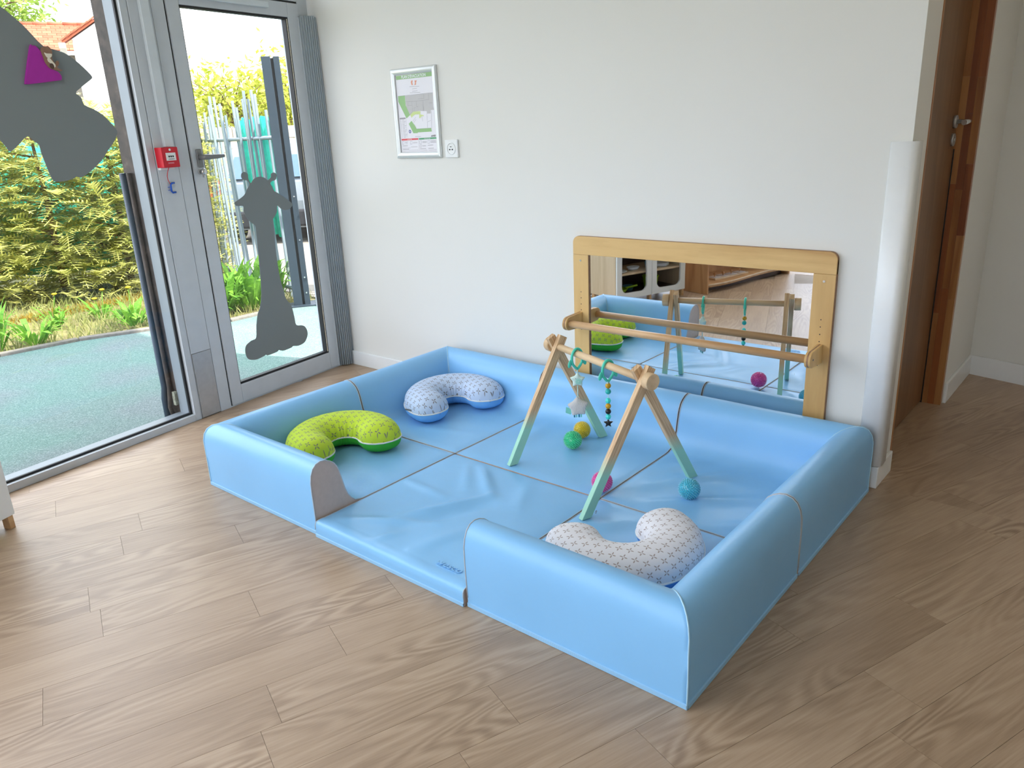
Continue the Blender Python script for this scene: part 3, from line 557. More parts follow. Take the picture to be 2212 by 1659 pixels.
# ------------------------------------------------------------------ blue foam pit: six modules
MX = [-2.135, -1.4235, -0.7125, -0.0015]; MY = [-1.445, -0.745, -0.045]
PROF = [(0.0, 0.0), (0.0, 0.03), (0.0, 0.09), (-0.001, 0.15), (0.0, 0.195), (0.005, 0.222), (0.015, 0.243), (0.030, 0.256), (0.049, 0.2605), (0.069, 0.257), (0.088, 0.248), (0.104, 0.235), (0.115, 0.217), (0.122, 0.195), (0.130, 0.160), (0.138, 0.125), (0.148, 0.098), (0.160, 0.080), (0.176, 0.068), (0.198, 0.062)]
MT = 0.060
for k in range(1, 27): PROF.append((0.198+k*(0.706-0.198)/26, MT))
MIDW = []
def wr(x, y):        # gentle unevenness and folds of the loose cover on the flat parts
    z = 0.0032*noise.noise((x*5.1, y*5.1, 0.3))+0.0016*noise.noise((x*13, y*13, 2.2))
    for (ax, ay, bx, by, w, h) in FOLDS:
        dx, dy = bx-ax, by-ay; L2 = dx*dx+dy*dy; u = max(0, min(1, ((x-ax)*dx+(y-ay)*dy)/L2)); d2 = (x-ax-u*dx)**2+(y-ay-u*dy)**2
        z += 1.5*h*math.exp(-d2/(w*w))*(0.35+0.65*math.sin(math.pi*max(0.08, min(0.92, u))))
    return z
FOLDS = [(-1.20, -1.26, -1.04, -0.955, 0.022, 0.0085), (-1.235, -0.79, -1.055, -0.945, 0.022, 0.008), (-1.15, -1.29, -1.00, -1.02, 0.03, -0.006), (-1.41, -1.04, -1.18, -1.06, 0.020, 0.005), (-1.35, -1.38, -1.06, -1.215, 0.022, 0.006), (-1.16, -1.43, -1.11, -1.33, 0.018, 0.005), (-1.30, -0.80, -1.16, -0.96, 0.02, 0.0045), (-1.0, -1.38, -0.93, -1.18, 0.03, 0.005), (-0.99, -0.80, -0.90, -0.98, 0.03, 0.004),
         (-0.62, -0.55, -0.36, -0.25, 0.035, 0.007), (-0.55, -0.68, -0.24, -0.44, 0.03, 0.007), (-0.66, -0.42, -0.50, -0.22, 0.03, 0.005), (-0.30, -0.72, -0.19, -0.62, 0.02, 0.005), (-0.70, -1.0, -0.50, -0.80, 0.03, 0.005), (-1.30, -0.25, -1.25, -0.6, 0.03, 0.004), (-1.75, -0.62, -1.5, -0.55, 0.025, 0.003)]
def uvset(me, fn):
    uv = me.uv_layers.new(name='UVMap')
    for l in me.loops: uv.data[l.index].uv = fn(me.vertices[l.vertex_index].co)
PIT = 'blue foam play-pit modules'
def module(ix, iy, walls, label, name):
    """walls: subset of 'L','R','F','B' on the outer sides; at most two adjacent."""
    x0, x1 = MX[ix]+0.004, MX[ix+1]-0.004; y0, y1 = MY[iy]+0.004, MY[iy+1]-0.004
    cx, cy = (x0+x1)/2, (y0+y1)/2; sx, sy = (x1-x0), (y1-y0)
    root = empty(name, (cx, cy, 0)); tag(root, label, 'foam mat', PIT)
    cover = MB(); sides = []; trims = []; pale = MB(); hem = MB()
    NT_ = 48
    def W(p):   # world -> local with unevenness
        x, y, z = p
        e = min(x-x0, x1-x, y-y0, y1-y); inner = max(0, min(1, e/0.03))
        if z <= MT+0.012 and z > 0.045: z += wr(x, y)*(0.25+0.75*inner)-0.004*(1-inner)**2
        elif z > 0.1: z += 0.003*noise.noise((x*4, y*4, 7.7))
        if z > 0.02 and z < 0.2: x += 0.0012*noise.noise((x*6, y*6, z*9)); y += 0.0012*noise.noise((y*6+3, x*6, z*9))
        return (x-cx, y-cy, z)
    def frame(w):   # returns map(d,t)->world xy, S along, depth
        if w == 'F': return (lambda d, t: (x0+t, y0+d)), sx, sy
        if w == 'B': return (lambda d, t: (x1-t, y1-d)), sx, sy
        if w == 'L': return (lambda d, t: (x0+d, y1-t)), sy, sx
        return (lambda d, t: (x1-d, y0+t)), sy, sx
    order = 'FRBL'
    def adj(w, side):  # neighbour at t=0 ('prev') or t=S ('next')
        i = order.index(w); return order[(i-1) % 4] if side == 0 else order[(i+1) % 4]
    two = len(walls) == 2
    for w in walls:
        fn, S, D = frame(w); lo = adj(w, 0) in walls; hi = adj(w, 1) in walls
        rows = []
        for d, z in PROF:
            dd = d*(D/0.7066) if d > 0.2 else d
            a = max(0, dd)*(S/D if d > 0.2 else 1) if lo else 0.0; b = S-(max(0, dd)*(S/D if d > 0.2 else 1)) if hi else S
            a = min(a, S); b = max(b, 0)
            rows.append([W((*fn(dd, a+(b-a)*k/NT_), z)) for k in range(NT_+1)])
        n = NT_+1
        cover.add([v for r in rows for v in r], [(i*n+k, i*n+k+1, (i+1)*n+k+1, (i+1)*n+k) for i in range(len(rows)-1) for k in range(NT_)], True)
        for side, has in ((0, lo), (1, hi)):
            edge = [r[0 if side == 0 else -1] for r in rows]
            if not has:
                bot = [(v[0], v[1], 0.0) for v in edge]; m = len(edge)
                sides.append((edge+bot, [((i, i+1, m+i+1, m+i) if side else (i, m+i, m+i+1, i+1)) for i in range(m-1)]))
                trims.append((edge[1:], 0.0020))
            elif side == 1:
                pale.tube([Vector(v)*1.0 for v in edge[0:15]], 0.0024, 6)
        if len(walls) == 1:   # open inner side at full depth
            edge = rows[-1]; bot = [(v[0], v[1], 0.0) for v in edge]; m = len(edge)
            sides.append((edge+bot, [(i, i+1, m+i+1, m+i) for i in range(m-1)]))
        # hem with stitches along the foot of the outside
        hp = [fn(-0.0035, S*k/24) for k in range(25)]
        hv = [(p[0]-cx, p[1]-cy, z) for z in (0.001, 0.013) for p in hp]
        hem.add(hv, [(k, k+1, 25+k+1, 25+k) for k in range(24)])
        hq = [fn(0.0, S*k/24) for k in range(25)]
        hem.add([(p[0]-cx, p[1]-cy, 0.013) for p in hp]+[(p[0]-cx, p[1]-cy, 0.0145) for p in hq], [(k, k+1, 25+k+1, 25+k) for k in range(24)])
    if not walls:       # flat entrance mat: rounded front edge, open on the other sides
        prof = [(-0.010, 0.0), (-0.011, 0.03), (-0.010, 0.05), (-0.006, 0.058), (0.004, 0.0615), (0.02, 0.062)]+[(0.02+k*(sy-0.02)/60, MT) for k in range(1, 61)]
        NQ = 64; rows = [[W((x0+sx*k/NQ, y0+d, z)) for k in range(NQ+1)] for d, z in prof]; n = NQ+1
        cover.add([v for r in rows for v in r], [(i*n+k, i*n+k+1, (i+1)*n+k+1, (i+1)*n+k) for i in range(len(rows)-1) for k in range(NQ)], True)
        for side in (0, 1):
            edge = [r[0 if side == 0 else -1] for r in rows]; bot = [(v[0], v[1], 0.0) for v in edge]; m = len(edge)
            sides.append((edge+bot, [((i, i+1, m+i+1, m+i) if side else (i, m+i, m+i+1, i+1)) for i in range(m-1)])); trims.append((edge[1:], 0.0018))
        edge = rows[-1]; bot = [(v[0], v[1], 0.0) for v in edge]; m = len(edge); sides.append((edge+bot, [(i, i+1, m+i+1, m+i) for i in range(m-1)]))
        hv = [(x0+sx*k/24-cx, y0-0.0135-cy, z) for z in (0.001, 0.012) for k in range(25)]
        hem.add(hv, [(k, k+1, 25+k+1, 25+k) for k in range(24)])
        hem.add([(x0+sx*k/24-cx, y0-0.0135-cy, 0.012) for k in range(25)]+[(x0+sx*k/24-cx, y0-0.0105-cy, 0.0135) for k in range(25)], [(k, k+1, 25+k+1, 25+k) for k in range(24)])
    cover.add([(x0-cx+0.004, y0-cy+0.004, 0.0008), (x1-cx-0.004, y0-cy+0.004, 0.0008), (x1-cx-0.004, y1-cy-0.004, 0.0008), (x0-cx+0.004, y1-cy-0.004, 0.0008)], [(3, 2, 1, 0)])
    cover.build('foam_cover', M['vinyl'], root, weld=True)
    for sd_ in sides: tag(MB().add(*sd_).build('side_panel', M['taupe'], root), 'taupe cloth side panel')
    for e_, r_ in trims: MB().tube([Vector(v) for v in e_], r_, 6).build('edge_seam', M['vinyldark'], root)
    if pale.v: pale.build('corner_piping', M['vinylpipe'], root)
    ho = hem.build('hem', M['hem'], root); uvset(ho.data, lambda c: ((c.x+c.y)*1.0, c.z))
    return root
module(0, 1, 'LB', 'blue foam corner module at the back left, under the pale blue pillow', 'foam_corner_module')
module(1, 1, 'B', 'blue foam module with one back wall, under the wooden baby gym', 'foam_wall_module')
module(2, 1, 'RB', 'blue foam corner module at the back right, below the mirror', 'foam_corner_module')
module(2, 0, 'FR', 'blue foam corner module nearest the camera, holding the white pillow', 'foam_corner_module')
E_ = module(1, 0, '', 'flat wrinkled blue foam entrance mat with embossed lettering at the front', 'foam_entrance_mat')
module(0, 0, 'FL', 'blue foam corner module at the front left, under the lime green pillow', 'foam_corner_module')
me = text_mesh('wesco', 0.036, shear=0.12, extrude=0.0009, bold=0.0004, squeeze=1.15); me.materials.append(M['vinyl'])
lo = link('embossed_lettering', me, None, E_, (-0.885+1.068, -1.398+1.095, 0.0622)); lo['label'] = 'embossed lettering reading wesco'
u_ = MB().box(0, 0.085, -0.0078, -0.0070, -0.001, 0.0006); ul = u_.build('emboss_line', M['vinyl'], E_, loc=(-0.872+1.068, -1.398+1.095, 0.0622))

# ------------------------------------------------------------------ nursing pillows
def pillow(loc, rz, mats, label, dz=0.0, Rr=0.152, W0=0.088, Ht=0.074, Hb=0.055, arm=0.055, opening=68, tagged=False, tilt=(0, 0)):
    root = empty('nursing_pillow', loc, rz); tag(root, label, 'pillow', 'nursing pillows in the foam pit')
    root.rotation_euler = (tilt[0], tilt[1], rz)
    pts = []   # centre line
    a0 = R_(opening); a1 = 2*math.pi-a0
    e0 = Vector((Rr*math.cos(a0), Rr*math.sin(a0))); t0 = Vector((math.sin(a0), -math.cos(a0)))
    e1 = Vector((Rr*math.cos(a1), Rr*math.sin(a1))); t1 = Vector((-math.sin(a1), math.cos(a1)))
    t0 = (t0*0.6+Vector((1, 0))*0.4).normalized(); t1 = (t1*0.6+Vector((1, 0))*0.4).normalized()
    L = Rr*(a1-a0)+2*arm; N = 110
    for i in range(N+1):
        s = L*i/N
        if s < arm: p = e0+t0*(arm-s); tg = -t0
        elif s > L-arm: p = e1+t1*(s-(L-arm)); tg = t1
        else:
            a = a0+(s-arm)/Rr; p = Vector((Rr*math.cos(a), Rr*math.sin(a))); tg = Vector((-math.sin(a), math.cos(a)))
        pts.append((p, tg, s))
    P_ = [q[0].copy() for q in pts]
    for _ in range(60): P_ = [P_[0]]+[(P_[i-1]+P_[i]*2+P_[i+1])/4 for i in range(1, N)]+[P_[-1]]
    pts = [(P_[i], (P_[min(i+1, N)]-P_[max(i-1, 0)]).normalized(), L*i/N) for i in range(N+1)]
    cap = 0.075; zp = Hb+dz
    def width(s):
        e = min(s, L-s); f = 1.0 if e > cap else math.sqrt(max(0.0, 1-((cap-e)/cap)**2)); m = 1+0.10*math.sin(math.pi*s/L); return f, m
    top = MB(); bot = MB(); NA = 18; tv = []; bv = []; uvs = []
    outer = []; inner = []
    for (p, tg, s) in pts:
        f, m = width(s); nrm = Vector((tg.y, -tg.x))          # points outwards (away from the arc centre)
        w = W0*max(f, 0.03)*(0.93+0.07*m); h = Ht*max(f, 0.05)**0.8*m; hb = Hb*max(f, 0.05)**0.7
        for k in range(NA+1):
            a = math.pi*k/NA; c = math.cos(a); sn = math.sin(a)
            off = w*(abs(c)**0.92)*(1 if c > 0 else -1); z = h*(sn**0.82)
            pk = 0.0022*math.sin(s*150+2*math.sin(s*41))*max(0, 0.85-sn)*f*(1.3 if c < 0 else 0.6)
            q = p+nrm*(off+pk*(1 if c > 0 else -1)); tv.append((q.x, q.y, zp+z+pk*0.8)); uvq = p+nrm*(0.125*f*(1-2*a/math.pi)); uvs.append((uvq.x, uvq.y))
            zz = -hb*(sn**0.75); bv.append((q.x, q.y, zp+zz+0.0012*math.sin(s*260)*sn*(1-sn)*4))
        outer.append((p+nrm*w).to_3d()+Vector((0, 0, zp))); inner.append((p-nrm*w).to_3d()+Vector((0, 0, zp)))
    n = NA+1; F = [(i*n+k, i*n+k+1, (i+1)*n+k+1, (i+1)*n+k) for i in range(N) for k in range(NA)]
    top.add(tv, F, True); bot.add(bv, [tuple(reversed(f)) for f in F], True)
    to = top.build('printed_cover', mats[0], root); uv = to.data.uv_layers.new(name='UVMap')
    for l in to.data.loops: uv.data[l.index].uv = uvs[l.vertex_index]
    bot.build('plain_underside', mats[1], root)
    loop = outer+inner[::-1]; MB().tube(loop, 0.0036, 6, closed=True).build('piping', M['pipingwhite'], root)
    if tagged:
        q = outer[int(N*0.86)]; MB().box(-0.022, 0.022, -0.001, 0.001, -0.004, 0.004).build('care_label', M['darkgrey'], root, loc=(q.x+0.004, q.y-0.003, zp+0.010), rot=(0, 0, 0.5))
    return root
pillow((-1.765, -0.385, MT), R_(-20), (M['print_blue'], M['cloth_blue']), 'pale blue crescent pillow with grey star print in the back left corner', tagged=True)
pillow((-1.790, -1.020, MT), R_(-17), (M['print_green'], M['cloth_green']), 'lime green crescent pillow with grey star print at the front left')
pillow((-0.424, -1.048, MT), R_(143), (M['print_grey'], M['cloth_blue2']), 'white crescent pillow with taupe star print in the nearest corner', Ht=0.064)
# ------------------------------------------------------------------ spiky balls
def jelly(name, col):
    t = NT(name); v = t.coord('Object'); n = t.noise(v, 60, 2); cc = t.ramp(n, [(0.3, tuple(c*0.92 for c in col)), (0.7, col)]); t.base(cc)
    t.set(Roughness=0.15, Specular_IOR_Level=0.6, Coat_Weight=0.3)
    tl = t.n('BsdfTranslucent'); t.l(cc, tl.inputs[0]); mx = t.n('MixShader', Fac=0.15); t.l(t.b.outputs[0], mx.inputs[1]); t.l(tl.outputs[0], mx.inputs[2]); t.l(mx.outputs[0], t.o.inputs[0]); return t.m
def ball(x, y, r, col, label, name):
    root = empty('spiky_ball', (x, y, MT+r+0.002)); tag(root, label, 'ball', 'spiky balls in the foam pit')
    m = jelly(name, col); m2 = jelly(name+'_spikes', tuple(c*0.84+0.16 for c in col)); rb = r*0.875  # spike colour whitened to paint in the highlights they catch
    MB().sphere((0, 0, 0), rb, 32, 20).build('ball_skin', m, root)
    sp = MB(); n = 330
    for i in range(n):
        z = 1-2*(i+0.5)/n; a = i*2.399963; q = Vector((math.sqrt(1-z*z)*math.cos(a), math.sqrt(1-z*z)*math.sin(a), z))
        sp.lathe([(0.0024, 0), (0.0018, (r-rb)*0.6), (0.0008, (r-rb)*1.1)], 6, q*(rb*0.985), q, cap=True)
    so = sp.build('spikes', m2, root); so['kind'] = 'stuff'; return root
ball(-1.078, -0.329, 0.037, srgb(255, 226, 24), 'translucent yellow spiky ball behind the green one', 'yellow_jelly')
ball(-1.043, -0.445, 0.039, srgb(50, 228, 160), 'translucent green spiky ball in front of the yellow one', 'green_jelly')
ball(-0.731, -0.702, 0.039, srgb(255, 86, 190), 'translucent pink spiky ball behind the nearest gym leg', 'pink_jelly')
ball(-0.450, -0.580, 0.039, srgb(84, 214, 240), 'translucent turquoise-blue spiky ball by the right gym leg', 'blue_jelly')
# ------------------------------------------------------------------ wooden baby gym
G1 = Vector((-1.083, -0.483, 0)); G2 = Vector((-0.593, -0.658, 0)); BZ = 0.502
bdir = (G2-G1).normalized(); bper = Vector((-bdir.y, bdir.x, 0))
gym = empty('baby_gym', ((G1+G2)/2)+Vector((0, 0, MT))); tag(gym, 'wooden A-frame baby gym with mint-dipped legs standing in the pit', 'baby gym')
go = gym.location
def gleg(foot, end, shift, name='leg'):
    # rectangular beam in the plane (bper,z) through the bar, offset along the bar
    f = Vector(foot); c = Vector((end.x, end.y, BZ)); u0 = (f-c).dot(bper); dz = BZ-MT-0.002
    d2 = Vector((-u0, dz)).normalized(); nn = Vector((d2.y, -d2.x)); hw = 0.0172; Lt = Vector((u0, dz)).length
    base = Vector((u0, -dz)); pts = []
    for sgn in (-1, 1):
        o = base+nn*(sgn*hw); k = (-dz-o.y)/d2.y; pts.append((o+d2*k, base+d2*(Lt+0.046)+nn*(sgn*hw)))
    poly = [pts[0][0], pts[1][0], pts[1][1], pts[0][1]]
    vs = []
    for th in (-0.0105, 0.0105):
        for p in poly:
            q = c+bper*p.x+Vector((0, 0, p.y))+bdir*(shift+th); vs.append(q-go-(f-go).to_2d().to_3d()*0)
    mb = MB().add(vs, [(3, 2, 1, 0), (4, 5, 6, 7), (0, 1, 5, 4), (1, 2, 6, 5), (2, 3, 7, 6), (3, 0, 4, 7)])
    lo = mb.build(name, M['leg'], gym, 0.0015)
    ud = bper*d2.x+Vector((0, 0, d2.y)); uc = bper*nn.x+Vector((0, 0, nn.y)); rs_ = random.random()*9
    uvset(lo.data, lambda co: (co.dot(ud)+rs_, co.dot(uc)+co.dot(bdir)+rs_)); return lo
gleg((-1.160, -0.700, 0), G1, 0.011); gleg((-1.005, -0.268, 0), G1, -0.011)
l3 = gleg((-0.655, -0.905, 0), G2, 0.011); gleg((-0.528, -0.415, 0), G2, -0.011)
bar0 = Vector((G1.x, G1.y, BZ))-bdir*0.02-go; bar1 = Vector((G2.x, G2.y, BZ))+bdir*0.02-go
MB().cyl((0, 0, 0), ((bar1-bar0).length, 0, 0), 0.0135, 20).build('crossbar', M['pine'], gym, loc=bar0, rot=(0, 0, math.atan2(bdir.y, bdir.x)))
for b, s in ((bar0, -1), (bar1, 1)):
    MB().lathe([(0.026, 0), (0.029, 0.002), (0.029, 0.028), (0.0275, 0.030)], 28, b+bdir*(s*0.0025), bdir*s).build('end_knob', M['pine'], gym, 0)
me = text_mesh('B', 0.016, 'CENTER', extrude=0.0003); me.materials.append(M['darkgrey'])
fx = bdir.to_3d(); up_ = ((Vector((G2.x, G2.y, BZ))-Vector((-0.655, -0.905, MT))).normalized()); up_ = (up_-fx*up_.dot(fx)).normalized(); rx = up_.cross(fx)
mm = Matrix((( rx.x, up_.x, fx.x), (rx.y, up_.y, fx.y), (rx.z, up_.z, fx.z))).to_4x4()
lt = link('printed_letter', me, None, gym); lt.matrix_basis = Matrix.Translation(Vector((-0.655, -0.905, MT))+up_*0.034+fx*0.0218-go) @ mm
# ------------------------------------------------------------------ hanging toys
M['mintpl'] = plain('turquoise_silicone', srgb(74, 206, 180), 0.35, namp=0.02)
M['mustard'] = plain('mustard_bead', srgb(196, 150, 20), 0.45); M['tealbead'] = plain('teal_bead', srgb(34, 178, 172), 0.4)
M['aquabead'] = plain('aqua_bead', srgb(56, 214, 206), 0.4); M['blackbead'] = plain('black_bead', srgb(18, 18, 22), 0.4)
M['mintcloth'] = plain('pale_mint_plush', srgb(206, 228, 220), 0.9, nscale=200, namp=0.08, bump=0.3); M['mintprint'] = plain('mint_print', srgb(130, 212, 196), 0.8)
M['knit'] = NT('grey_knit'); _t = M['knit']; _v = _t.coord('Object', (1, 1, 1)); _w = _t.n('TexWave', Scale=130.0, Distortion=4.0); _t.l(_v, _w.inputs[0]); _t.base(_t.ramp(_w.outputs['Fac'], [(0.2, srgb(200, 196, 194)), (0.8, srgb(224, 222, 218))])).set(Roughness=0.95); _t.bump(_w.outputs['Fac'], 0.5, 0.002); M['knit'] = _t.m
M['tealtag'] = plain('teal_ribbon', srgb(20, 130, 150), 0.6); M['cord'] = plain('pale_cord', srgb(190, 224, 220), 0.8)
fn_ = Vector((0.62, -0.785, 0)).normalized(); fr_ = Vector((-fn_.y, fn_.x, 0))    # toys face the room; fr_ to the right
def star(r, r2, th, puff=True, n=5, rot=0.0):
    # puffed star in the (fr_, z) plane
    mb = MB(); out = []
    for k in range(2*n):
        a = math.pi/2+rot+math.pi*k/n; rr = r if k % 2 == 0 else r2; out.append((rr*math.cos(a), rr*math.sin(a)))
    fine = []
    for k in range(len(out)):
        p, q = Vector(out[k]), Vector(out[(k+1) % len(out)])
        for j in range(4): fine.append(p.lerp(q, j/4)*(0.97 if (j == 0 and k % 2 == 0) else 1))
    rings = [(1.0, 0.0), (0.93, 0.55), (0.72, 0.88), (0.4, 1.0)]
    vs = []; m = len(fine)
    for sd in (1, -1):
        for sc, h in rings:
            for p in fine: vs.append(fr_*(p.x*sc)+Vector((0, 0, p.y*sc))+fn_*(sd*(0.12+0.88*h)*th))
        vs.append(fn_*(sd*th))
    fs = []; B = 4*m+1
    for s_ in (0, 1):
        o = s_*B
        for i in range(3):
            for k in range(m):
                f = (o+i*m+k, o+i*m+(k+1) % m, o+(i+1)*m+(k+1) % m, o+(i+1)*m+k); fs.append(f if s_ == 0 else f[::-1])
        for k in range(m):
            f = (o+3*m+k, o+3*m+(k+1) % m, o+4*m); fs.append(f if s_ == 0 else f[::-1])
    for k in range(m): fs.append((k, B+k, B+(k+1) % m, (k+1) % m))
    return mb.add(vs, fs, True)
def ring(root, c):
    # closed loop round the bar, pinched at the bottom, with a leaf wing on each side
    pth = []; 
    for k in range(40):
        a = 2*math.pi*k/40; x = 0.0245*math.cos(a); z = 0.0375*math.sin(a)
        if z < -0.02: z = -0.02-(abs(z)-0.02)*(1.25-abs(x)/0.03); 
        pth.append(c+bper*x+Vector((0, 0, z)))
    ro = MB().tube(pth, 0.0052, 8, closed=True).build('ring', M['mintpl'], root)
    for s in (-1, 1):
        mb = MB(); mb.sphere((0, 0, 0), 0.0095, 12, 8, (0.9, 0.45, 1.75)); ang_ = math.atan2(bper.y, bper.x)
        w = mb.build('leaf_wing', M['mintpl'], root); w.rotation_euler = (0, -s*0.35, ang_); w.location = c+bper*(s*0.033)+Vector((0, 0, -0.016))
    MB().cyl(c+bper*(0.019)+Vector((0, 0, 0.008)), c+bper*0.0265+Vector((0, 0, -0.006)), 0.0072, 10).build('clasp', M['mintpl'], root)
def on_bar(t): return G1.lerp(G2, t)
p1 = on_bar(0.265); T1 = empty('hanging_star_toy', (p1.x, p1.y, BZ)); tag(T1, 'turquoise ring with a mint cloth star and grey knitted star hanging from the gym', 'hanging toy', 'toys on the gym bar')
ring(T1, Vector((0, 0, 0.0135+0.0052-0.0375+0.001)))
MB().tube([(0, 0, -0.062), (0, 0, -0.08)], 0.0028, 6).build('cord', M['cord'], T1)
MB().tube([(0, 0, -0.125), (0, 0, -0.182)], 0.002, 6).build('cord', M['cord'], T1)
so = star(0.0305, 0.019, 0.010).build('cloth_star', M['mintcloth'], T1, loc=(0, 0, -0.103))
def disc(mb, r0, r1, cx, cz, dep):
    n = 20; vs = [fr_*(cx+r*math.cos(2*math.pi*k/n))+Vector((0, 0, cz+r*math.sin(2*math.pi*k/n)))+fn_*dep for r in (r0, r1) for k in range(n)]
    return mb.add(vs, [(k, (k+1) % n, n+(k+1) % n, n+k) for k in range(n)])
mb = MB(); disc(mb, 0.0045, 0.0075, 0.003, -0.004, 0.0106); disc(mb, 0.0015, 0.0028, 0.003, -0.004, 0.0107); disc(mb, 0.0095, 0.0115, 0.003, -0.004, 0.0102); mb.build('swirl_print', M['mintprint'], so)
mb = MB(); disc(mb, 0.0, 0.0018, -0.007, 0.007, 0.0098); disc(mb, 0.0, 0.0018, 0.0, 0.010, 0.0098); mb.build('eye', M['blackbead'], so)
k_ = star(0.042, 0.030, 0.013, rot=0.08).build('knitted_star', M['knit'], T1, loc=(0, 0, -0.212))
mb = MB()
for x, z, rr_ in ((-0.034, -0.012, 0.6),): mb.add([fr_*(x-0.012)+Vector((0, 0, z+0.012)), fr_*(x+0.012)+Vector((0, 0, z+0.004)), fr_*(x+0.006)+Vector((0, 0, z-0.02)), fr_*(x-0.014)+Vector((0, 0, z-0.012))], [(0, 1, 2, 3)])
mb.build('mint_tag', M['mintprint'], k_)
for i, x in enumerate((-0.014, -0.006, 0.004, 0.012)):
    mb = MB(); a = fr_*x; mb.add([a+fr_*-0.003+Vector((0, 0, -0.022))-fn_*0.001, a+fr_*0.003+Vector((0, 0, -0.022))-fn_*0.001, a+fr_*0.003+Vector((0, 0, -0.044)), a+fr_*-0.003+Vector((0, 0, -0.044)), a+fr_*-0.003+Vector((0, 0, -0.022))+fn_*0.002, a+fr_*0.003+Vector((0, 0, -0.022))+fn_*0.002], [(0, 1, 2, 3), (3, 2, 5, 4)]); mb.build('ribbon_tag', M['tealtag' if i % 2 == 0 else 'mintprint'], k_)
p2 = on_bar(0.632); T2 = empty('hanging_bead_toy', (p2.x, p2.y, BZ)); tag(T2, 'turquoise ring with a string of mustard, teal and black beads ending in a black star', 'hanging toy', 'toys on the gym bar')
ring(T2, Vector((0, 0, 0.0135+0.0052-0.0375+0.001)))
MB().tube([(0, 0, -0.060), (0, 0, -0.20)], 0.0012, 6).build('cord', M['cord'], T2)
MB().box(-0.003, 0.003, -0.0065, 0.0065, -0.067, -0.055).build('cord_loop', M['cord'], T2, 0.001)
for z, m_, kind in ((-0.076, 'mustard', 0), (-0.098, 'tealbead', 0), (-0.133, 'aquabead', 1), (-0.154, 'mustard', 0), (-0.1745, 'blackbead', 0), (-0.195, 'aquabead', 1)):
    mb = MB()
    if kind == 0: mb.sphere((0, 0, z), 0.0106, 20, 14)
    else: mb.sphere((0, 0, z), 0.0112, 6, 4, smooth=False)
    mb.build('bead', M[m_], T2)
star(0.0185, 0.0085, 0.006).build('star_bead', M['blackbead'], T2, loc=(0, 0, -0.220))
# ------------------------------------------------------------------ wall mirror with grab rail
mi = empty('wall_mirror', (-0.76, 0, 0.10)); tag(mi, 'long wall mirror in a birch plywood frame with a wooden grab rail', 'mirror')
def mloc(x, z): return (x+0.76, z-0.10)
t = NT('mirror_silver'); t.base((0.86, 0.88, 0.88)).set(Metallic=1.0, Roughness=0.015); v = t.coord('Object'); t.bump(t.noise(v, 5.0, 1), 0.012, 0.01); M['mirror'] = t.m
fo = 0.022
mb = MB(); x0, z0 = mloc(-1.30, 0.14); x1, z1 = mloc(-0.22, 0.80); mb.box(x0, x1, -0.012, -0.003, z0, z1); mb.build('mirror_glass', M['mirror'], mi)
def rr_rect(x0, x1, z0, z1, r, which='tltr', n=6):
    P = []
    for (cx, cz, a0, nm) in ((x1-r, z1-r, 0, 'tr'), (x0+r, z1-r, 90, 'tl'), (x0+r, z0+r, 180, 'bl'), (x1-r, z0+r, 270, 'br')):
        if nm in which:
            for k in range(n+1): a = R_(a0+90*k/n); P.append((cx+r*math.cos(a), cz+r*math.sin(a)))
        else: P.append({'tr': (x1, z1), 'tl': (x0, z1), 'bl': (x0, z0), 'br': (x1, z0)}[nm])
    return P
x0, z0 = mloc(-1.326, 0.778); x1, z1 = mloc(-0.193, 0.8575)
MB().prism(rr_rect(x0, x1, z0, z1, 0.028), 1, -fo, -0.0005).build('top_rail', [M['birch']], mi, 0.0015)
MB().prism(rr_rect(x0, x1, z0, z1+0.0006, 0.028), 1, -fo+0.006, -0.004).build('top_edge', M['plyedge'], mi)
for a, b in ((-1.326, -1.247), (-0.272, -0.193)):
    xa, zb = mloc(a, 0.7775); xb, za = mloc(b, 0.10)
    st = MB().box(xa, xb, -fo, -0.0005, za, zb).build('stile', M['birchv'], mi, 0.001)
    MB().box(xb-0.0002, xb+0.0006, -fo+0.003, -0.003, za, zb).build('stile_edge', M['plyedge'], st)
    xc = (xa+xb)/2
    MB().cyl((xc, -fo+0.001, mloc(0, 0.752)[1]), (xc, -fo-0.002, mloc(0, 0.752)[1]), 0.0045, 12).build('screw', M['chrome'], st)
    for zz in (0.612, 0.585, 0.557, 0.53, 0.44): MB().cyl((xc, -fo+0.001, mloc(0, zz)[1]), (xc, -fo-0.0006, mloc(0, zz)[1]), 0.0022, 8).build('peg_hole', M['black'], st)
BY = -0.118; BZ_ = 0.487
for s, xm in ((-1, -1.292), (1, -0.228)):
    xa, zc = mloc(xm, BZ_); pts = [(-fo+0.001, zc-0.036), (-fo+0.001, zc+0.034)]
    for k in range(13): a = R_(90-180*k/12); pts.append((BY+0.0-0.030*math.cos(a), zc+0.030*math.sin(a)))
    MB().prism([(p[0], p[1]) for p in pts], 0, xa-0.011, xa+0.011).build('rail_bracket', M['birchv'], mi, 0.0015)
    br = MB().prism([(-0.0+p[0]*1.003, p[1]) for p in pts], 0, xa-0.003, xa+0.003); br.build('bracket_ply', M['plyedge'], mi)
    MB().cyl((xa+s*0.011, BY, zc), (xa+s*0.0125, BY, zc), 0.004, 10).build('screw', M['darkgrey'], mi)
xa, zc = mloc(-1.282, BZ_); xb, _ = mloc(-0.238, BZ_)
MB().cyl((xa, BY, zc), (xb, BY, zc), 0.0155, 20).build('grab_rail', M['beech'], mi)
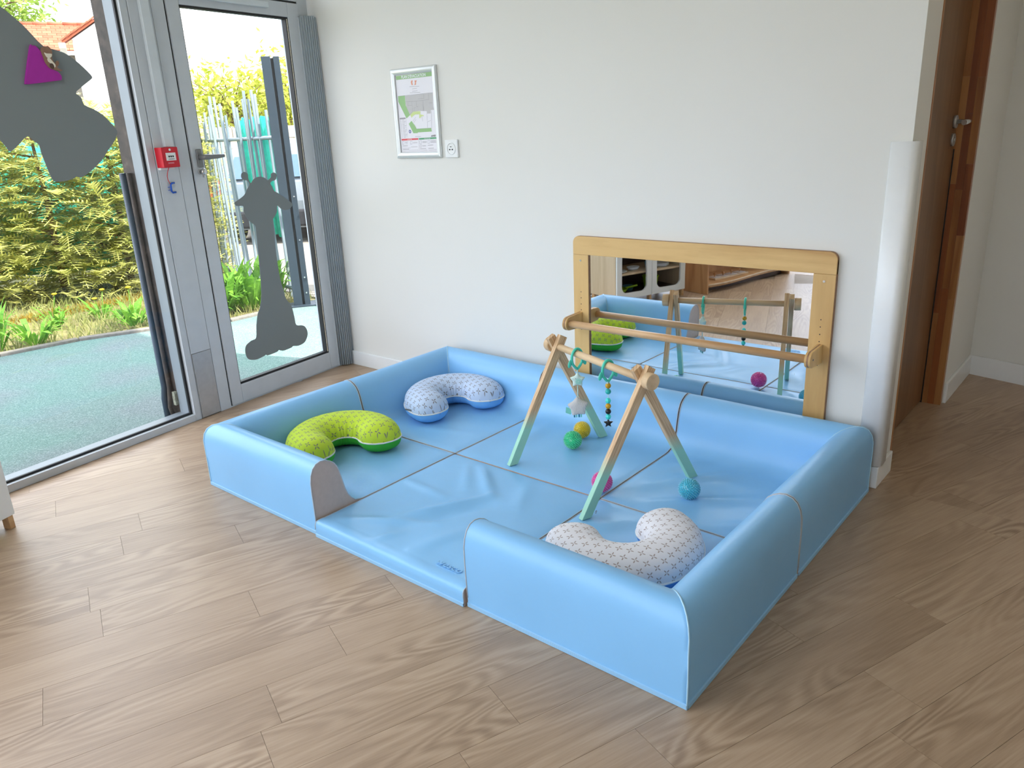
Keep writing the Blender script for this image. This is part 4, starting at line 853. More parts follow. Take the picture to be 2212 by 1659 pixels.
# ------------------------------------------------------------------ evacuation plan
ev = empty('evacuation_plan', (-2.2725, 0, 1.196)); tag(ev, 'framed evacuation plan on the back wall with green header', 'poster')
ox_, oz_ = -2.2725, 1.196
fw_ = 0.0285; xa, xb, za, zb = -0.1595, 0.1595, 0.0, 0.4235
def fbar(p, q, inward):
    # snap-frame bar with rounded face, mitred ends
    p = Vector(p); q = Vector(q); dn = Vector(inward); L = (q-p).normalized(); mb = MB(); vs = []
    prof = [(0, 0.002), (0.0, 0.010), (0.004, 0.0145), (0.011, 0.017), (0.019, 0.0155), (0.025, 0.011), (fw_, 0.007)]
    for e, sg in ((p, 1), (q, -1)):
        for w, h in prof: c = e+dn*w+L*(sg*w); vs.append((c.x, -h, c.y))
    n = len(prof); mb.add(vs, [(i, i+1, n+i+1, n+i) for i in range(n-1)], True); return mb
for p, q, d_ in (((xa, za), (xb, za), (0, 1)), ((xb, za), (xb, zb), (-1, 0)), ((xb, zb), (xa, zb), (0, -1)), ((xa, zb), (xa, za), (1, 0))):
    fbar(p, q, d_).build('frame_bar', M['chromelt'] if 'chromelt' in M else M.setdefault('chromelt', plain('white_silver', srgb(226, 230, 230), 0.3, 0.35, namp=0.02)), ev)
MB().box(xa+0.001, xb-0.001, -0.0025, -0.0004, za+0.001, zb-0.001).build('backing_board', M['darkgrey'], ev)
paper = plain('poster_paper', srgb(236, 234, 240), 0.5, namp=0.005)
MB().box(xa+0.020, xb-0.020, -0.0040, -0.0026, za+0.020, zb-0.020).build('paper', paper, ev)
def flat(name, pts, mat, dep): return MB().add([(p[0]-ox_, -dep, p[1]-oz_) for p in pts], [tuple(range(len(pts)))]).build(name, mat, ev)
pg1 = plain('plan_green', srgb(150, 192, 130), 0.5, namp=0.02); pg2 = plain('plan_grey', srgb(196, 194, 194), 0.5, namp=0.02); plm = plain('plan_lime', srgb(206, 222, 150), 0.5, namp=0.02)
prd = plain('plan_red', srgb(222, 82, 88), 0.5, namp=0.02); pg3 = plain('plan_dark_green', srgb(84, 164, 116), 0.5, namp=0.02); pln = plain('plan_line', srgb(150, 145, 150), 0.5); por = plain('plan_orange', srgb(226, 150, 120), 0.5, namp=0.05); pbl = plain('plan_blue', srgb(84, 92, 160), 0.5)
flat('header_band', P_HEADER, pg1, 0.0044); flat('plan_area', P_GREY, pg2, 0.0042); flat('garden_area', P_GREEN1, pg1, 0.0043); flat('garden_area', P_GREEN2, pg1, 0.0043); flat('corridor_area', P_LIME, plm, 0.0044)
flat('room_area', P_WHITE1, paper, 0.0045); flat('room_area', P_WHITE2, paper, 0.0045); flat('alert_band', P_RED, prd, 0.0044); flat('evacuate_band', P_GREEN3, pg3, 0.0044); flat('legend_band', P_LEGEND, pln, 0.0044)
flat('emblem', P_LOGO1, por, 0.0044); flat('emblem', P_LOGO2, por, 0.0044)
lm = MB()
for (ax, az, bx, bz, w) in P_LINES:
    a = Vector((ax-ox_, az-oz_)); b = Vector((bx-ox_, bz-oz_)); n2 = (b-a).normalized(); n2 = Vector((-n2.y, n2.x))*(w/2)
    lm.add([((a+n2).x, -0.0047, (a+n2).y), ((a-n2).x, -0.0047, (a-n2).y), ((b-n2).x, -0.0047, (b-n2).y), ((b+n2).x, -0.0047, (b+n2).y)], [(0, 1, 2, 3)])
for b4 in P_BOXES:
    for i in range(4):
        a = Vector((b4[i][0]-ox_, b4[i][1]-oz_)); b = Vector((b4[(i+1) % 4][0]-ox_, b4[(i+1) % 4][1]-oz_)); n2 = (b-a).normalized(); n2 = Vector((-n2.y, n2.x))*0.0005
        lm.add([((a+n2).x, -0.0047, (a+n2).y), ((a-n2).x, -0.0047, (a-n2).y), ((b-n2).x, -0.0047, (b-n2).y), ((b+n2).x, -0.0047, (b+n2).y)], [(0, 1, 2, 3)])
lo = lm.build('plan_linework', pln, ev)
def wtext(body, p0, width, size, mat, bold=0.0, shear=0.0, name='lettering', dep=0.005):
    me = text_mesh(body, size, bold=bold, shear=shear); w = max(v.co.x for v in me.vertices)-min(v.co.x for v in me.vertices)
    me.transform(Matrix.Diagonal((width/w, 1, 1, 1))); me.materials.append(mat)
    return link(name, me, None, ev, (p0[0]-ox_, -dep, p0[1]-oz_), (math.pi/2, 0, 0))
wtext("PLAN D'EVACUATION", T_TITLE0, T_TITLE1[0]-T_TITLE0[0], 0.0185, M['white'], bold=0.0005)
wtext('AMPI', T_AMPI0, T_AMPI1[0]-T_AMPI0[0], 0.0135, M['black'], shear=0.3)
wtext('ALERTER', T_AL, T_AL1[0]-T_AL[0], 0.0075, M['white'])
wtext('EVACUATION', T_EV0, T_EV1[0]-T_EV0[0], 0.0075, M['white'])
wtext('Rez-de-Chaussée', T_NIV0, T_NIV1[0]-T_NIV0[0], 0.006, pln)
MB().lathe([(0.0, 0), (0.0085, 0.0)], 20, (BLUEDOT[0]-ox_, -0.0045, BLUEDOT[1]-oz_), (0, -1, 0), cap=False).build('assembly_point', pbl, ev)
MB().box(-0.0025, 0.0025, -0.00465, -0.0046, -0.004, 0.004).build('assembly_mark', M['white'], ev, loc=(BLUEDOT[0]-ox_, 0, BLUEDOT[1]-oz_))
# ------------------------------------------------------------------ socket
sk = empty('wall_socket', (-2.043, 0, 1.237)); tag(sk, 'white wall socket right of the evacuation plan', 'socket')
MB().box(-0.042, 0.042, -0.011, 0, -0.0415, 0.0415).build('cover_plate', M['whiteplastic'], sk, 0.003)
MB().lathe([(0.029, 0), (0.0285, 0.0025), (0.025, 0.0025), (0.0245, -0.006), (0.0, -0.006)], 32, (0, -0.0108, 0), (0, -1, 0), cap=False).build('socket_ring', M['whiteplastic'], sk)
for x, z in ((-0.0085, -0.004), (0.0085, -0.004)): MB().cyl((x, -0.0050, z), (x, -0.0145, z), 0.003, 10).build('contact_hole', M['black'], sk)
MB().cyl((0, -0.005, 0.009), (0, -0.0185, 0.009), 0.0024, 10).build('earth_pin', M['steel'], sk)
# ------------------------------------------------------------------ fire call point on the mullion
fc = empty('fire_call_point', ws(1.022, 0.004, 1.261), WROT); tag(fc, 'red fire call point box on the grey mullion with a hanging blue key', 'fire alarm')
# local x runs towards the window, so the text reads along -x
MB().box(-0.042, 0.042, 0, 0.052, -0.044, 0.044).build('red_box', M['red'], fc, 0.003)
MB().box(-0.034, 0.040, 0, 0.020, -0.054, -0.044).build('back_box', M['whiteplastic'], fc, 0.002)
MB().box(-0.026, 0.024, 0.051, 0.0535, -0.014, 0.020).build('white_pane', M['whiteplastic'], fc, 0.001)
mk = MB()
for x in (-0.011, -0.001, 0.009): mk.cyl((x, 0.0534, 0.004), (x, 0.0540, 0.004), 0.0042, 12)
mk.box(-0.016, 0.014, 0.0534, 0.0538, -0.0085, -0.0062); mk.build('push_marks', M['black'], fc)
MB().box(-0.012, 0.018, 0.0518, 0.0526, -0.028, -0.021).build('slot_label', plain('pink_slot', srgb(220, 120, 130), 0.5), fc)
MB().lathe([(0.0, 0), (0.0055, 0)], 14, (0.0, 0.0525, 0.033), (0, 1, 0), cap=False).build('flame_symbol', M['white'], fc)
MB().tube([(0.004, 0.03, -0.044), (0.007, 0.02, -0.062), (0.008, 0.012, -0.082), (0.004, 0.008, -0.10), (-0.004, 0.008, -0.118)], 0.0016, 6).build('red_string', M['red'], fc)
ky = MB().tube([(-0.026, 0.008, -0.114), (-0.012, 0.008, -0.115), (-0.005, 0.008, -0.121), (-0.004, 0.008, -0.150), (-0.010, 0.008, -0.157), (-0.026, 0.008, -0.156)], 0.0042, 8)
ky.tube([(-0.004, 0.008, -0.131), (0.012, 0.008, -0.131)], 0.0012, 6).tube([(-0.004, 0.008, -0.144), (0.012, 0.008, -0.145)], 0.0012, 6)
ky.build('blue_test_key', M['bluepl'], fc)
# ------------------------------------------------------------------ stickers on the glass
def smooth(pts, n=4):
    out = []; N = len(pts)
    for i in range(N):
        p0, p1, p2, p3 = (Vector(pts[(i+k) % N]) for k in (-1, 0, 1, 2))
        for j in range(n):
            u = j/n; out.append(0.5*((2*p1)+(p2-p0)*u+(2*p0-5*p1+4*p2-p3)*u*u+(3*p1-p0-3*p2+p3)*u**3))
    return out
def sticker(name, pts, off0, off1, mat, parent=None, n=3):
    P = smooth(pts, n) if n > 1 else [Vector(p) for p in pts]
    mb = MB().prism([(p.x, p.y) for p in P], 1, off0, off1); me = mb.mesh(name)
    bm = bmesh.new(); bm.from_mesh(me); bmesh.ops.triangulate(bm, faces=[f for f in bm.faces if len(f.verts) > 4]); bm.to_mesh(me); bm.free()
    me.materials.append(mat)
    if parent: return link(name, me, None, parent)
    return link(name, me, None, None, (KX, 0, 0), (0, 0, WROT))
tag(sticker('giraffe_sticker', GIRAFFE, -0.0258, -0.0244, M['decal']), 'grey giraffe silhouette sticker on the glass door', 'sticker')
tag(sticker('leaf_sticker', BIGDECAL, -0.0258, -0.0244, M['decal'], n=2), 'large grey spiky leaf-like sticker at the top of the big window', 'sticker')
tri = sticker('foam_triangle', TRIANGLE, -0.0242, -0.012, M['magenta'], n=2); tag(tri, 'magenta foam triangle stuck on the grey window sticker', 'foam shape')
ot = sticker('animal_magnet', OTTER_BODY, -0.0118, -0.008, M['otter'], n=3); tag(ot, 'small brown cut-out animal with cream belly stuck on the magenta triangle', 'magnet')
sticker('muzzle', OTTER_MUZZLE, -0.008, -0.0072, M['cream'], ot).location = (0, 0, 0)
sticker('belly', OTTER_BELLY, -0.008, -0.0072, M['cream'], ot); sticker('foot', OTTER_FOOT, -0.0078, -0.0066, M['otterdark'], ot); sticker('foot', OTTER_FOOT2, -0.0118, -0.0070, M['otter'], ot)
# ------------------------------------------------------------------ play kitchen (left of the camera, seen in the mirror)
ka = math.atan2(-0.933, 0.36)
kt = empty('play_kitchen', (-2.405, -2.060, 0), ka); tag(kt, 'white play kitchen cabinet with cut-out doors at the left edge, seen in the mirror', 'play kitchen')
# local x along the front, local -y ... front faces local +y
KD = 0.36; KH = 0.72; KW = 0.66; KB = 0.055
brown = plain('dark_brown_laminate', srgb(66, 48, 42), 0.5); M['brownlam'] = brown
MB().box(0, 0.018, -KD, -0.018, KB, KH).build('side_panel', M['maple'], kt, 0.002)
MB().box(KW-0.018, KW, -KD, -0.018, KB, KH).build('side_panel', M['maple'], kt, 0.002)
MB().box(0.018, KW-0.018, -KD, -KD+0.012, KB, KH).build('back_panel', brown, kt)
MB().box(0.018, KW-0.018, -KD+0.012, -0.02, KB, KB+0.018).build('bottom_shelf', brown, kt)
MB().box(0.0185, KW-0.0185, -KD+0.012, -0.03, 0.225, 0.24).build('middle_shelf', M['maple'], kt)
MB().box(-0.01, KW+0.01, -KD, 0.005, KH, KH+0.02).build('worktop', M['maple'], kt, 0.002)
def rrect(cx, cz, hw, hh, r, n=7):
    P = []
    for sx, sz, a0 in ((1, 1, 0), (-1, 1, 90), (-1, -1, 180), (1, -1, 270)):
        for k in range(n+1): a = R_(a0+90*k/n); P.append((cx+sx*(hw-r)+r*math.cos(a), cz+sz*(hh-r)+r*math.sin(a)))
    return P
for x0, x1 in ((0.002, KW/2-0.002), (KW/2+0.002, KW-0.002)):
    cx = (x0+x1)/2; z0, z1 = KB, 0.60; cz = (z0+z1)/2; hw = (x1-x0)/2; hh = (z1-z0)/2
    I = rrect(cx, cz-0.008, hw-0.046, hh-0.048, 0.05); O2 = rrect(cx, cz, hw, hh, 0.004)
    n = len(I); mb = MB(); vs = [(p[0], y, p[1]) for y in (0.0, -0.016) for L_ in (O2, I) for p in L_]
    fs = []
    for k in range(n):
        j = (k+1) % n; fs += [(k, j, n+j, n+k)[::-1], (2*n+k, 2*n+j, 3*n+j, 3*n+k), (n+k, n+j, 3*n+j, 3*n+k)[::-1], (k, j, 2*n+j, 2*n+k)]
    mb.add(vs, fs); mb.build('cutout_door', M['white'], kt)
MB().box(0, KW, -0.016, 0, 0.604, KH).build('front_rail', M['white'], kt)
for x, y in ((0.004, -0.045), (KW-0.024, -0.045), (KW/2-0.01, -0.05), (0.004, -KD+0.02), (KW-0.024, -KD+0.02)): MB().box(x, x+0.02, y, y+0.035, 0, KB).build('foot', M['beech'], kt, 0.001)
Mk = kt.matrix_basis.copy() if False else Matrix.Translation((-2.405, -2.060, 0)) @ Matrix.Rotation(ka, 4, 'Z')
def kpos(x, y, z): return Mk @ Vector((x, y, z))
wp = plain('white_plate', srgb(226, 230, 238), 0.3); lime = plain('lime_plastic', srgb(160, 200, 20), 0.4); aqua = plain('aqua_plastic', srgb(90, 150, 170), 0.35)
def dish(name, prof, loc, mat, label, cat, group=None): return tag(MB().lathe(prof, 24).build(name, mat, None, loc=loc), label, cat, group)
dish('toy_plate', [(0.03, 0), (0.045, 0.003), (0.058, 0.010), (0.057, 0.012), (0.04, 0.005), (0.0, 0.004)], kpos(0.10, -0.10, 0.24), wp, 'single white toy plate on the upper shelf behind the left cut-out door', 'plate')
dish('toy_bowl', [(0.02, 0), (0.035, 0.002), (0.05, 0.025), (0.048, 0.025), (0.033, 0.006), (0.0, 0.005)], kpos(0.24, -0.12, 0.24), wp, 'small white toy bowl on the upper shelf behind the left cut-out door', 'bowl')
for i in range(3): dish('toy_plate', [(0.03, 0), (0.055, 0.003), (0.072, 0.012), (0.071, 0.014), (0.05, 0.006), (0.0, 0.005)], kpos(0.50, -0.12, 0.24+0.0075*i), wp, ['lowest', 'middle', 'topmost'][i]+' white plate of the stack on the right upper kitchen shelf', 'plate', 'stacked toy plates')
dish('toy_cup', [(0.025, 0), (0.032, 0.05), (0.030, 0.05), (0.024, 0.004), (0.0, 0.004)], kpos(0.385, -0.11, 0.24), aqua, 'aqua toy cup left of the plate stack in the kitchen', 'cup')
sp_ = MB().tube([kpos(0.385, -0.10, 0.25), kpos(0.45, -0.10, 0.31), kpos(0.55, -0.09, 0.37)], 0.004, 6).build('toy_spatula', M['chrome']); tag(sp_, 'silver toy spatula leaning in the aqua cup', 'spatula')
bk = dish('toy_bucket', [(0.050, 0), (0.062, 0.092), (0.068, 0.095), (0.067, 0.1), (0.060, 0.1), (0.048, 0.005), (0.0, 0.004)], kpos(0.42, -0.13, KB+0.018), lime, 'lime green toy bucket low behind the right cut-out door', 'bucket')
pn = dish('toy_pan', [(0.05, 0), (0.07, 0.03), (0.069, 0.031), (0.048, 0.004), (0.0, 0.004)], kpos(0.13, -0.15, KB+0.018), lime, 'lime green toy frying pan low behind the left cut-out door', 'pan')
MB().tube([(0.065, 0, 0.026), (0.16, 0.02, 0.04)], 0.008, 8).build('pan_handle', lime, pn, rot=(0, 0, ka))
dish('toy_pot', [(0.035, 0), (0.045, 0.035), (0.043, 0.035), (0.033, 0.004), (0.0, 0.004)], kpos(0.25, -0.19, KB+0.018), aqua, 'aqua toy pot behind the green pan', 'pot')
sp2 = MB().tube([kpos(0.15, -0.15, KB+0.03), kpos(0.12, -0.13, KB+0.09), kpos(0.11, -0.13, KB+0.13)], 0.005, 6).build('toy_spoon', wp); tag(sp2, 'white toy spoon standing in the green pan', 'spoon')
# ------------------------------------------------------------------ curved wooden play shelf further along (seen in the mirror)
sa = math.atan2(-0.97, 0.24)
sh = empty('play_shelf', (-2.06, -2.80, 0), sa); tag(sh, 'low amber wooden play shelf with curved front, seen in the mirror', 'shelf')
SL, SDp, SH = 1.10, 0.34, 0.62
MB().box(-0.018, 0, -SDp, 0.04, 0, SH).build('end_panel', M['oak'], sh, 0.003)
MB().box(SL, SL+0.018, -SDp, 0.0, 0, SH).build('end_panel', M['oak'], sh, 0.003)
MB().box(0, SL, -SDp, -SDp+0.012, 0.03, SH).build('back_panel', M['oak'], sh)
def fcurve(x): return 0.025*math.sin((x/SL)*2*math.pi)+0.0
def cshelf(z0, z1, nm):
    P = [(0.0005, -SDp+0.012)]+[(SL-0.0005, -SDp+0.012)]+[(SL-0.0005-(SL-0.001)*k/24, fcurve(SL*(1-k/24))) for k in range(25)]
    MB().prism(P, 2, z0, z1).build(nm, M['oakflat'], sh, 0.003)
cshelf(0.045, 0.070, 'bottom_shelf'); cshelf(SH, SH+0.022, 'top_board')
MB().tube([(SL*k/24, fcurve(SL*k/24)+0.001, 0.064) for k in range(25)], 0.007, 6).build('shelf_lip', M['maple'], sh)
MB().box(0.02, SL-0.02, -SDp+0.03, -0.06, 0.0, 0.0449).build('plinth', M['brownlam'], sh)
Ms = Matrix.Translation((-2.06, -2.80, 0)) @ Matrix.Rotation(sa, 4, 'Z')
pz = empty('knob_puzzle', Ms @ Vector((0.42, -0.12, 0.0705)), sa); tag(pz, 'flat wooden knob puzzle lying on the amber shelf, seen in the mirror', 'puzzle')
MB().box(-0.21, 0.21, -0.055, 0.055, 0, 0.010).build('puzzle_board', M['maple'], pz, 0.002)
for i in range(4):
    x = -0.155+i*0.103; pc = MB().box(x-0.038, x+0.038, -0.038, 0.038, 0.0101, 0.014).build('puzzle_piece', plain('piece_grey_%d' % i, srgb(206, 202, 204), 0.5), pz, 0.003)
    MB().lathe([(0.005, 0), (0.004, 0.012), (0.009, 0.016), (0.011, 0.024), (0.007, 0.030), (0.0, 0.031)], 14, (x, 0, 0.014)).build('knob', M['oak'], pc)
# ------------------------------------------------------------------ outside
GZ = -0.03
t = NT('mint_rubber_ground'); v = t.coord('Object'); n = t.noise(v, 150, 4, 0.75); n2 = t.noise(v, 1.4, 3)
a = t.ramp(n, [(0.36, srgb(66, 100, 92)), (0.52, srgb(98, 128, 120)), (0.68, srgb(138, 160, 152))]); b = t.ramp(n, [(0.36, srgb(78, 92, 92)), (0.52, srgb(108, 122, 122)), (0.68, srgb(144, 156, 156))])
t.base(t.mix(t.ramp(n2, [(0.4, (0, 0, 0)), (0.62, (1, 1, 1))]), a, b)).set(Roughness=0.85); t.bump(n, 0.4, 0.006); M['rubber'] = t.m
gp_ = [ws(-6, -0.02), ws(9, -0.02), ws(9, -2.6), ws(0.83, -2.50), ws(0.33, -2.38), ws(-0.12, -2.12), ws(-0.53, -1.76), ws(-0.85, -1.72), ws(-1.35, -1.72), ws(-6, -1.72)]
gr = MB().prism([(p.x, p.y) for p in gp_], 2, GZ-0.2, GZ).build('ground', M['rubber']); tag(gr, 'mint green speckled rubber play surface outside', 'ground', kind='structure')
t = NT('garden_soil'); v = t.coord('Object'); n = t.noise(v, 9, 6, 0.7); t.base(t.ramp(n, [(0.3, srgb(94, 84, 54)), (0.55, srgb(120, 114, 70)), (0.75, srgb(138, 130, 88))])).set(Roughness=0.95); t.bump(n, 0.5, 0.03); M['soil'] = t.m
so = MB().box(-60, 6, -40, 50, GZ-0.4, GZ-0.012).build('garden_ground', M['soil']); tag(so, 'pale straw-coloured garden ground beyond the rubber surface', 'ground', kind='structure')
t = NT('pale_paving'); v = t.coord('Object'); n = t.noise(v, 3, 5, 0.6); t.base(t.ramp(n, [(0.3, srgb(126, 116, 106)), (0.7, srgb(146, 138, 126))])).set(Roughness=0.9); M['paving'] = t.m
pv = MB().prism([(-4.4, 1.05), (-4.2, 12), (-30, 22), (-30, 2.2), (-7.2, 1.42), (-4.8, 1.2)], 2, GZ-0.05, GZ-0.004).build('pavement', M['paving']); tag(pv, 'pale pavement and street beyond the picket fence', 'pavement', kind='structure')
# kerb stones along the bed
kb = empty('kerb', ws(0.3, -2.4, GZ)); tag(kb, 'row of weathered grey kerb stones edging the flower bed', 'kerb', kind='structure')
kp = [ws(4.0, -2.57), ws(2.4, -2.55), ws(0.83, -2.51), ws(0.33, -2.39), ws(-0.12, -2.13), ws(-0.53, -1.77), ws(-0.85, -1.73)]
M['kerb'] = plain('weathered_concrete', srgb(120, 114, 106), 0.9, nscale=40, namp=0.2, bump=0.4)
for a_, b_ in zip(kp[:-1], kp[1:]):
    L = (b_-a_).length; nn = max(1, round(L/0.5)); dd = (b_-a_)/nn; an = math.atan2(dd.y, dd.x)
    for i in range(nn):
        c = a_+dd*(i+0.5)-ws(0.3, -2.4); MB().box(-dd.length/2+0.004, dd.length/2-0.004, -0.03, 0.03, -0.05, 0.022).build('kerb_stone', M['kerb'], kb, 0.006, loc=(c.x, c.y, 0), rot=(0, 0, an))
def leafmat(name, c0, c1, rough=0.6, trans=0.35):
    t = NT(name); v = t.coord('Object'); n = t.noise(v, 5, 3); n2 = t.noise(v, 60, 2)
    col = t.ramp(t.math('ADD', t.math('MULTIPLY', n, 0.6), t.math('MULTIPLY', n2, 0.4)), [(0.35, c0), (0.65, c1)]); t.base(col).set(Roughness=rough, Specular_IOR_Level=0.3)
    tr = t.n('BsdfTranslucent'); t.l(col, tr.inputs['Color']); mx = t.n('MixShader', Fac=trans); t.l(t.b.outputs[0], mx.inputs[1]); t.l(tr.outputs[0], mx.inputs[2]); t.l(mx.outputs[0], t.o.inputs[0]); return t.m
M['thuja'] = leafmat('conifer_foliage', srgb(154, 164, 78), srgb(240, 236, 160), trans=0.45); M['treeleaf'] = leafmat('yellow_green_leaves', srgb(132, 148, 40), srgb(206, 206, 90)); M['treeleaf2'] = leafmat('fresh_green_leaves', srgb(100, 134, 44), srgb(160, 184, 86))
M['grass'] = leafmat('bed_grass', srgb(110, 126, 60), srgb(180, 176, 116)); M['weed'] = leafmat('weed_leaves', srgb(72, 128, 36), srgb(136, 182, 64)); M['straw'] = leafmat('yellow_straw', srgb(140, 112, 26), srgb(162, 138, 50))
M['bark'] = plain('bark', srgb(112, 88, 66), 0.9, nscale=30, namp=0.3, bump=0.5)
M['yellowfl'] = plain('dandelion_yellow', srgb(214, 176, 8), 0.7)
# conifer bushes of the hedge
def spray(rng, p, d, L):
    # flat fan of scale-leaf fingers along a drooping axis
    d = d.normalized(); side = d.cross(Vector((rng.uniform(-0.4, 0.4), rng.uniform(-0.4, 0.4), 1))).normalized(); up = side.cross(d)
    vs = []; fs = []
    for k in range(6):
        s = 0.12+0.15*k; c = p+d*(L*s)-Vector((0, 0, 0.25*L*s*s))
        for sg in (-1, 1):
            ln = L*0.36*(1.1-0.75*s)*rng.uniform(0.8, 1.2); a = c; b = c+(side*sg*0.8+d*0.75+up*rng.uniform(-0.1, 0.1)).normalized()*ln; w = d*(L*0.045)
            n = len(vs); vs += [a-w, a+w, b+w*0.5, b-w*0.4]; fs.append((n, n+1, n+2, n+3))
    n = len(vs); e = p+d*L-Vector((0, 0, 0.25*L)); vs += [p-side*0.006, p+side*0.006, e+side*0.004, e-side*0.004]; fs.append((n, n+1, n+2, n+3))
    return vs, fs
def conifer(c, h, r, seed, label, ns=1050):
    root = empty('conifer_bush', c); tag(root, label, 'bush', 'conifer bushes of the hedge'); rng = random.Random(seed); mb = MB()
    for i in range(ns):
        z = h*(rng.random()**0.9); rad = r*(1.0-0.45*(z/h)**2)*rng.uniform(0.45, 1.0); a = rng.uniform(0, 2*math.pi)
        p = Vector((math.cos(a)*rad, math.sin(a)*rad, z)); d = Vector((math.cos(a+rng.uniform(-0.6, 0.6)), math.sin(a+rng.uniform(-0.6, 0.6)), rng.uniform(-0.15, 0.5)))
        mb.add(*spray(rng, p, d, rng.uniform(0.20, 0.34)))
    mb.build('foliage', M['thuja'], root)
    st = MB().tube([(0, 0, 0), (0.02, 0.01, h*0.5), (0, 0, h*0.9)], [0.035, 0.025, 0.008], 7)
    for i in range(14):
        a = rng.uniform(0, 6.28); z = h*rng.uniform(0.1, 0.85); st.tube([(0, 0, z), (math.cos(a)*r*0.7, math.sin(a)*r*0.7, z+0.1)], [0.012, 0.004], 5)
    st.build('stem', M['bark'], root)
HP = [((-8.35, -1.75), 1.75, 0.62, 'outermost left'), ((-8.05, -1.05), 1.78, 0.60, 'second from the left'), ((-7.75, -0.45), 1.72, 0.58, 'third from the left'), ((-7.50, 0.08), 1.80, 0.56, 'behind the dandelions'), ((-7.25, 0.62), 1.70, 0.56, 'just left of the mullion'), ((-6.98, 1.02), 1.66, 0.48, 'nearest the picket fence')]
for i, (p, h, r, w) in enumerate(HP): conifer(Vector((p[0], p[1], GZ)), h, r, i, 'feathery yellow-green conifer bush of the hedge, '+w)
# turquoise screening net behind the hedge and on the fence
def net(name, pts, z0, z1, label, seed):
    t_ = 'net'; 
    mb = MB(); n = 26; vs = []
    for z in (z0, (z0+z1)/2, z1):
        for k in range(n+1):
            u = k/n*(len(pts)-1); i = min(int(u), len(pts)-2); p = Vector(pts[i]).lerp(Vector(pts[i+1]), u-i); w = 0.012*math.sin(k*1.7+z*3+seed)
            vs.append((p.x+w, p.y+w, z+0.012*math.sin(k*0.9+seed)))
    mb.add(vs, [(j*(n+1)+k, j*(n+1)+k+1, (j+1)*(n+1)+k+1, (j+1)*(n+1)+k) for j in range(2) for k in range(n)], True)
    o = mb.build(name, M['net']); o.modifiers.new('thickness', 'SOLIDIFY').thickness = 0.004; tag(o, label, 'screen'); return o
t = NT('turquoise_net'); v = t.coord('Object'); n = t.noise(v, 30, 4); t.base(t.ramp(n, [(0.3, srgb(8, 156, 134)), (0.7, srgb(40, 190, 166))])).set(Roughness=0.7); M['net'] = t.m
net('screen_net', [(-9.75, -2.6, 0), (-8.75, -0.3, 0), (-7.85, 1.75, 0)], 0.05, 1.62, 'turquoise screening net behind the conifer hedge', 1)
FD = Vector((-1.62, 0.30, 0)).normalized(); FP = Vector((-4.95, 1.03, GZ))
net('screen_net', [tuple(FP+FD*0.28-Vector((0, -0.06, 0))), tuple(FP+FD*1.02-Vector((0, -0.06, 0)))], 0.50, 1.50, 'turquoise screening net tied to the picket fence beside the steel post', 2)
gd = Vector((0.562, 0.825, 0)).normalized(); GP = Vector((-4.82, 1.0, GZ))
net('screen_net', [tuple(GP+gd*0.06+Vector((-0.25, 0.3, 0))), tuple(GP+gd*0.75+Vector((-0.25, 0.3, 0)))], 0.50, 1.50, 'turquoise screening net behind the gate', 3)
# picket fence with crooked steel stakes
M['stake'] = plain('galvanised_stake', srgb(134, 146, 154), 0.45, 0.2, nscale=20); M['anthracite'] = plain('anthracite_steel', srgb(44, 56, 66), 0.45, 0.1, nscale=12, namp=0.08)
fe = empty('picket_fence', FP); tag(fe, 'fence of crooked grey steel stakes with two rails beyond the glass door', 'fence'); rng = random.Random(4)
sk_me = MB().box(-0.0095, 0.0095, -0.0095, 0.0095, 0, 1.0).mesh('stake'); sk_me.materials.append(M['stake'])
for i in range(25):
    u = 0.10+i*0.088+rng.uniform(-0.02, 0.02); o = link('stake', sk_me, None, fe, FD*u+Vector((0, rng.choice((-0.022, 0.022)), 0)), (rng.uniform(-0.02, 0.02), rng.uniform(-0.075, 0.055), math.atan2(FD.y, FD.x))); o.scale = (1, 1, rng.uniform(1.52, 1.76))
for z in (0.10, 1.36): MB().tube([FD*0.0+Vector((0, 0, z)), FD*2.3+Vector((0, 0, z))], 0.017, 4).build('rail', M['stake'], fe)
# steel gate post and gate
pt = empty('gate_post', (-4.855, 0.955, GZ)); tag(pt, 'thick anthracite steel gate post seen through the glass door', 'post'); pan = math.atan2(gd.y, gd.x)
pt.rotation_euler = (0, 0, pan)
MB().box(-0.068, 0.002, -0.05, 0.05, 0, 1.95).build('post_tube', M['anthracite'], pt, 0.003)
MB().box(0.022, 0.068, -0.04, 0.04, 0, 1.95).build('post_leaf', M['anthracite'], pt, 0.003)
MB().box(0.002, 0.022, -0.02, 0.02, 0, 1.94).build('post_web', M['black'], pt)
MB().box(-0.11, 0.11, -0.09, 0.09, -0.01, 0.012).build('base_plate', M['anthracite'], pt, 0.003)
for z in (0.11, 0.24, 0.55, 0.9): MB().cyl((0.045, -0.04, z), (0.045, -0.046, z), 0.007, 8).build('bolt', M['chrome'], pt)
ga = empty('garden_gate', GP+gd*0.09, pan); tag(ga, 'anthracite steel garden gate with stakes and a white lock plate', 'gate')
for z in (0.30, 1.56): MB().box(0, 1.1, -0.018, 0.018, z, z+0.05).build('gate_rail', M['anthracite'], ga)
for i in range(13):
    o = MB().box(-0.012, 0.012, -0.012, 0.012, 0.08, 1.72+0.12*math.sin(i*2.3)).build('gate_stake', M['anthracite'], ga, loc=(0.02+i*0.085, -0.03 if i % 2 else 0.03, 0), rot=(0, rng.uniform(-0.03, 0.03), 0))
lp_ = MB().box(0.02, 0.095, -0.062, -0.045, 0.78, 0.96).build('lock_plate', M['alulight'], ga, 0.003)
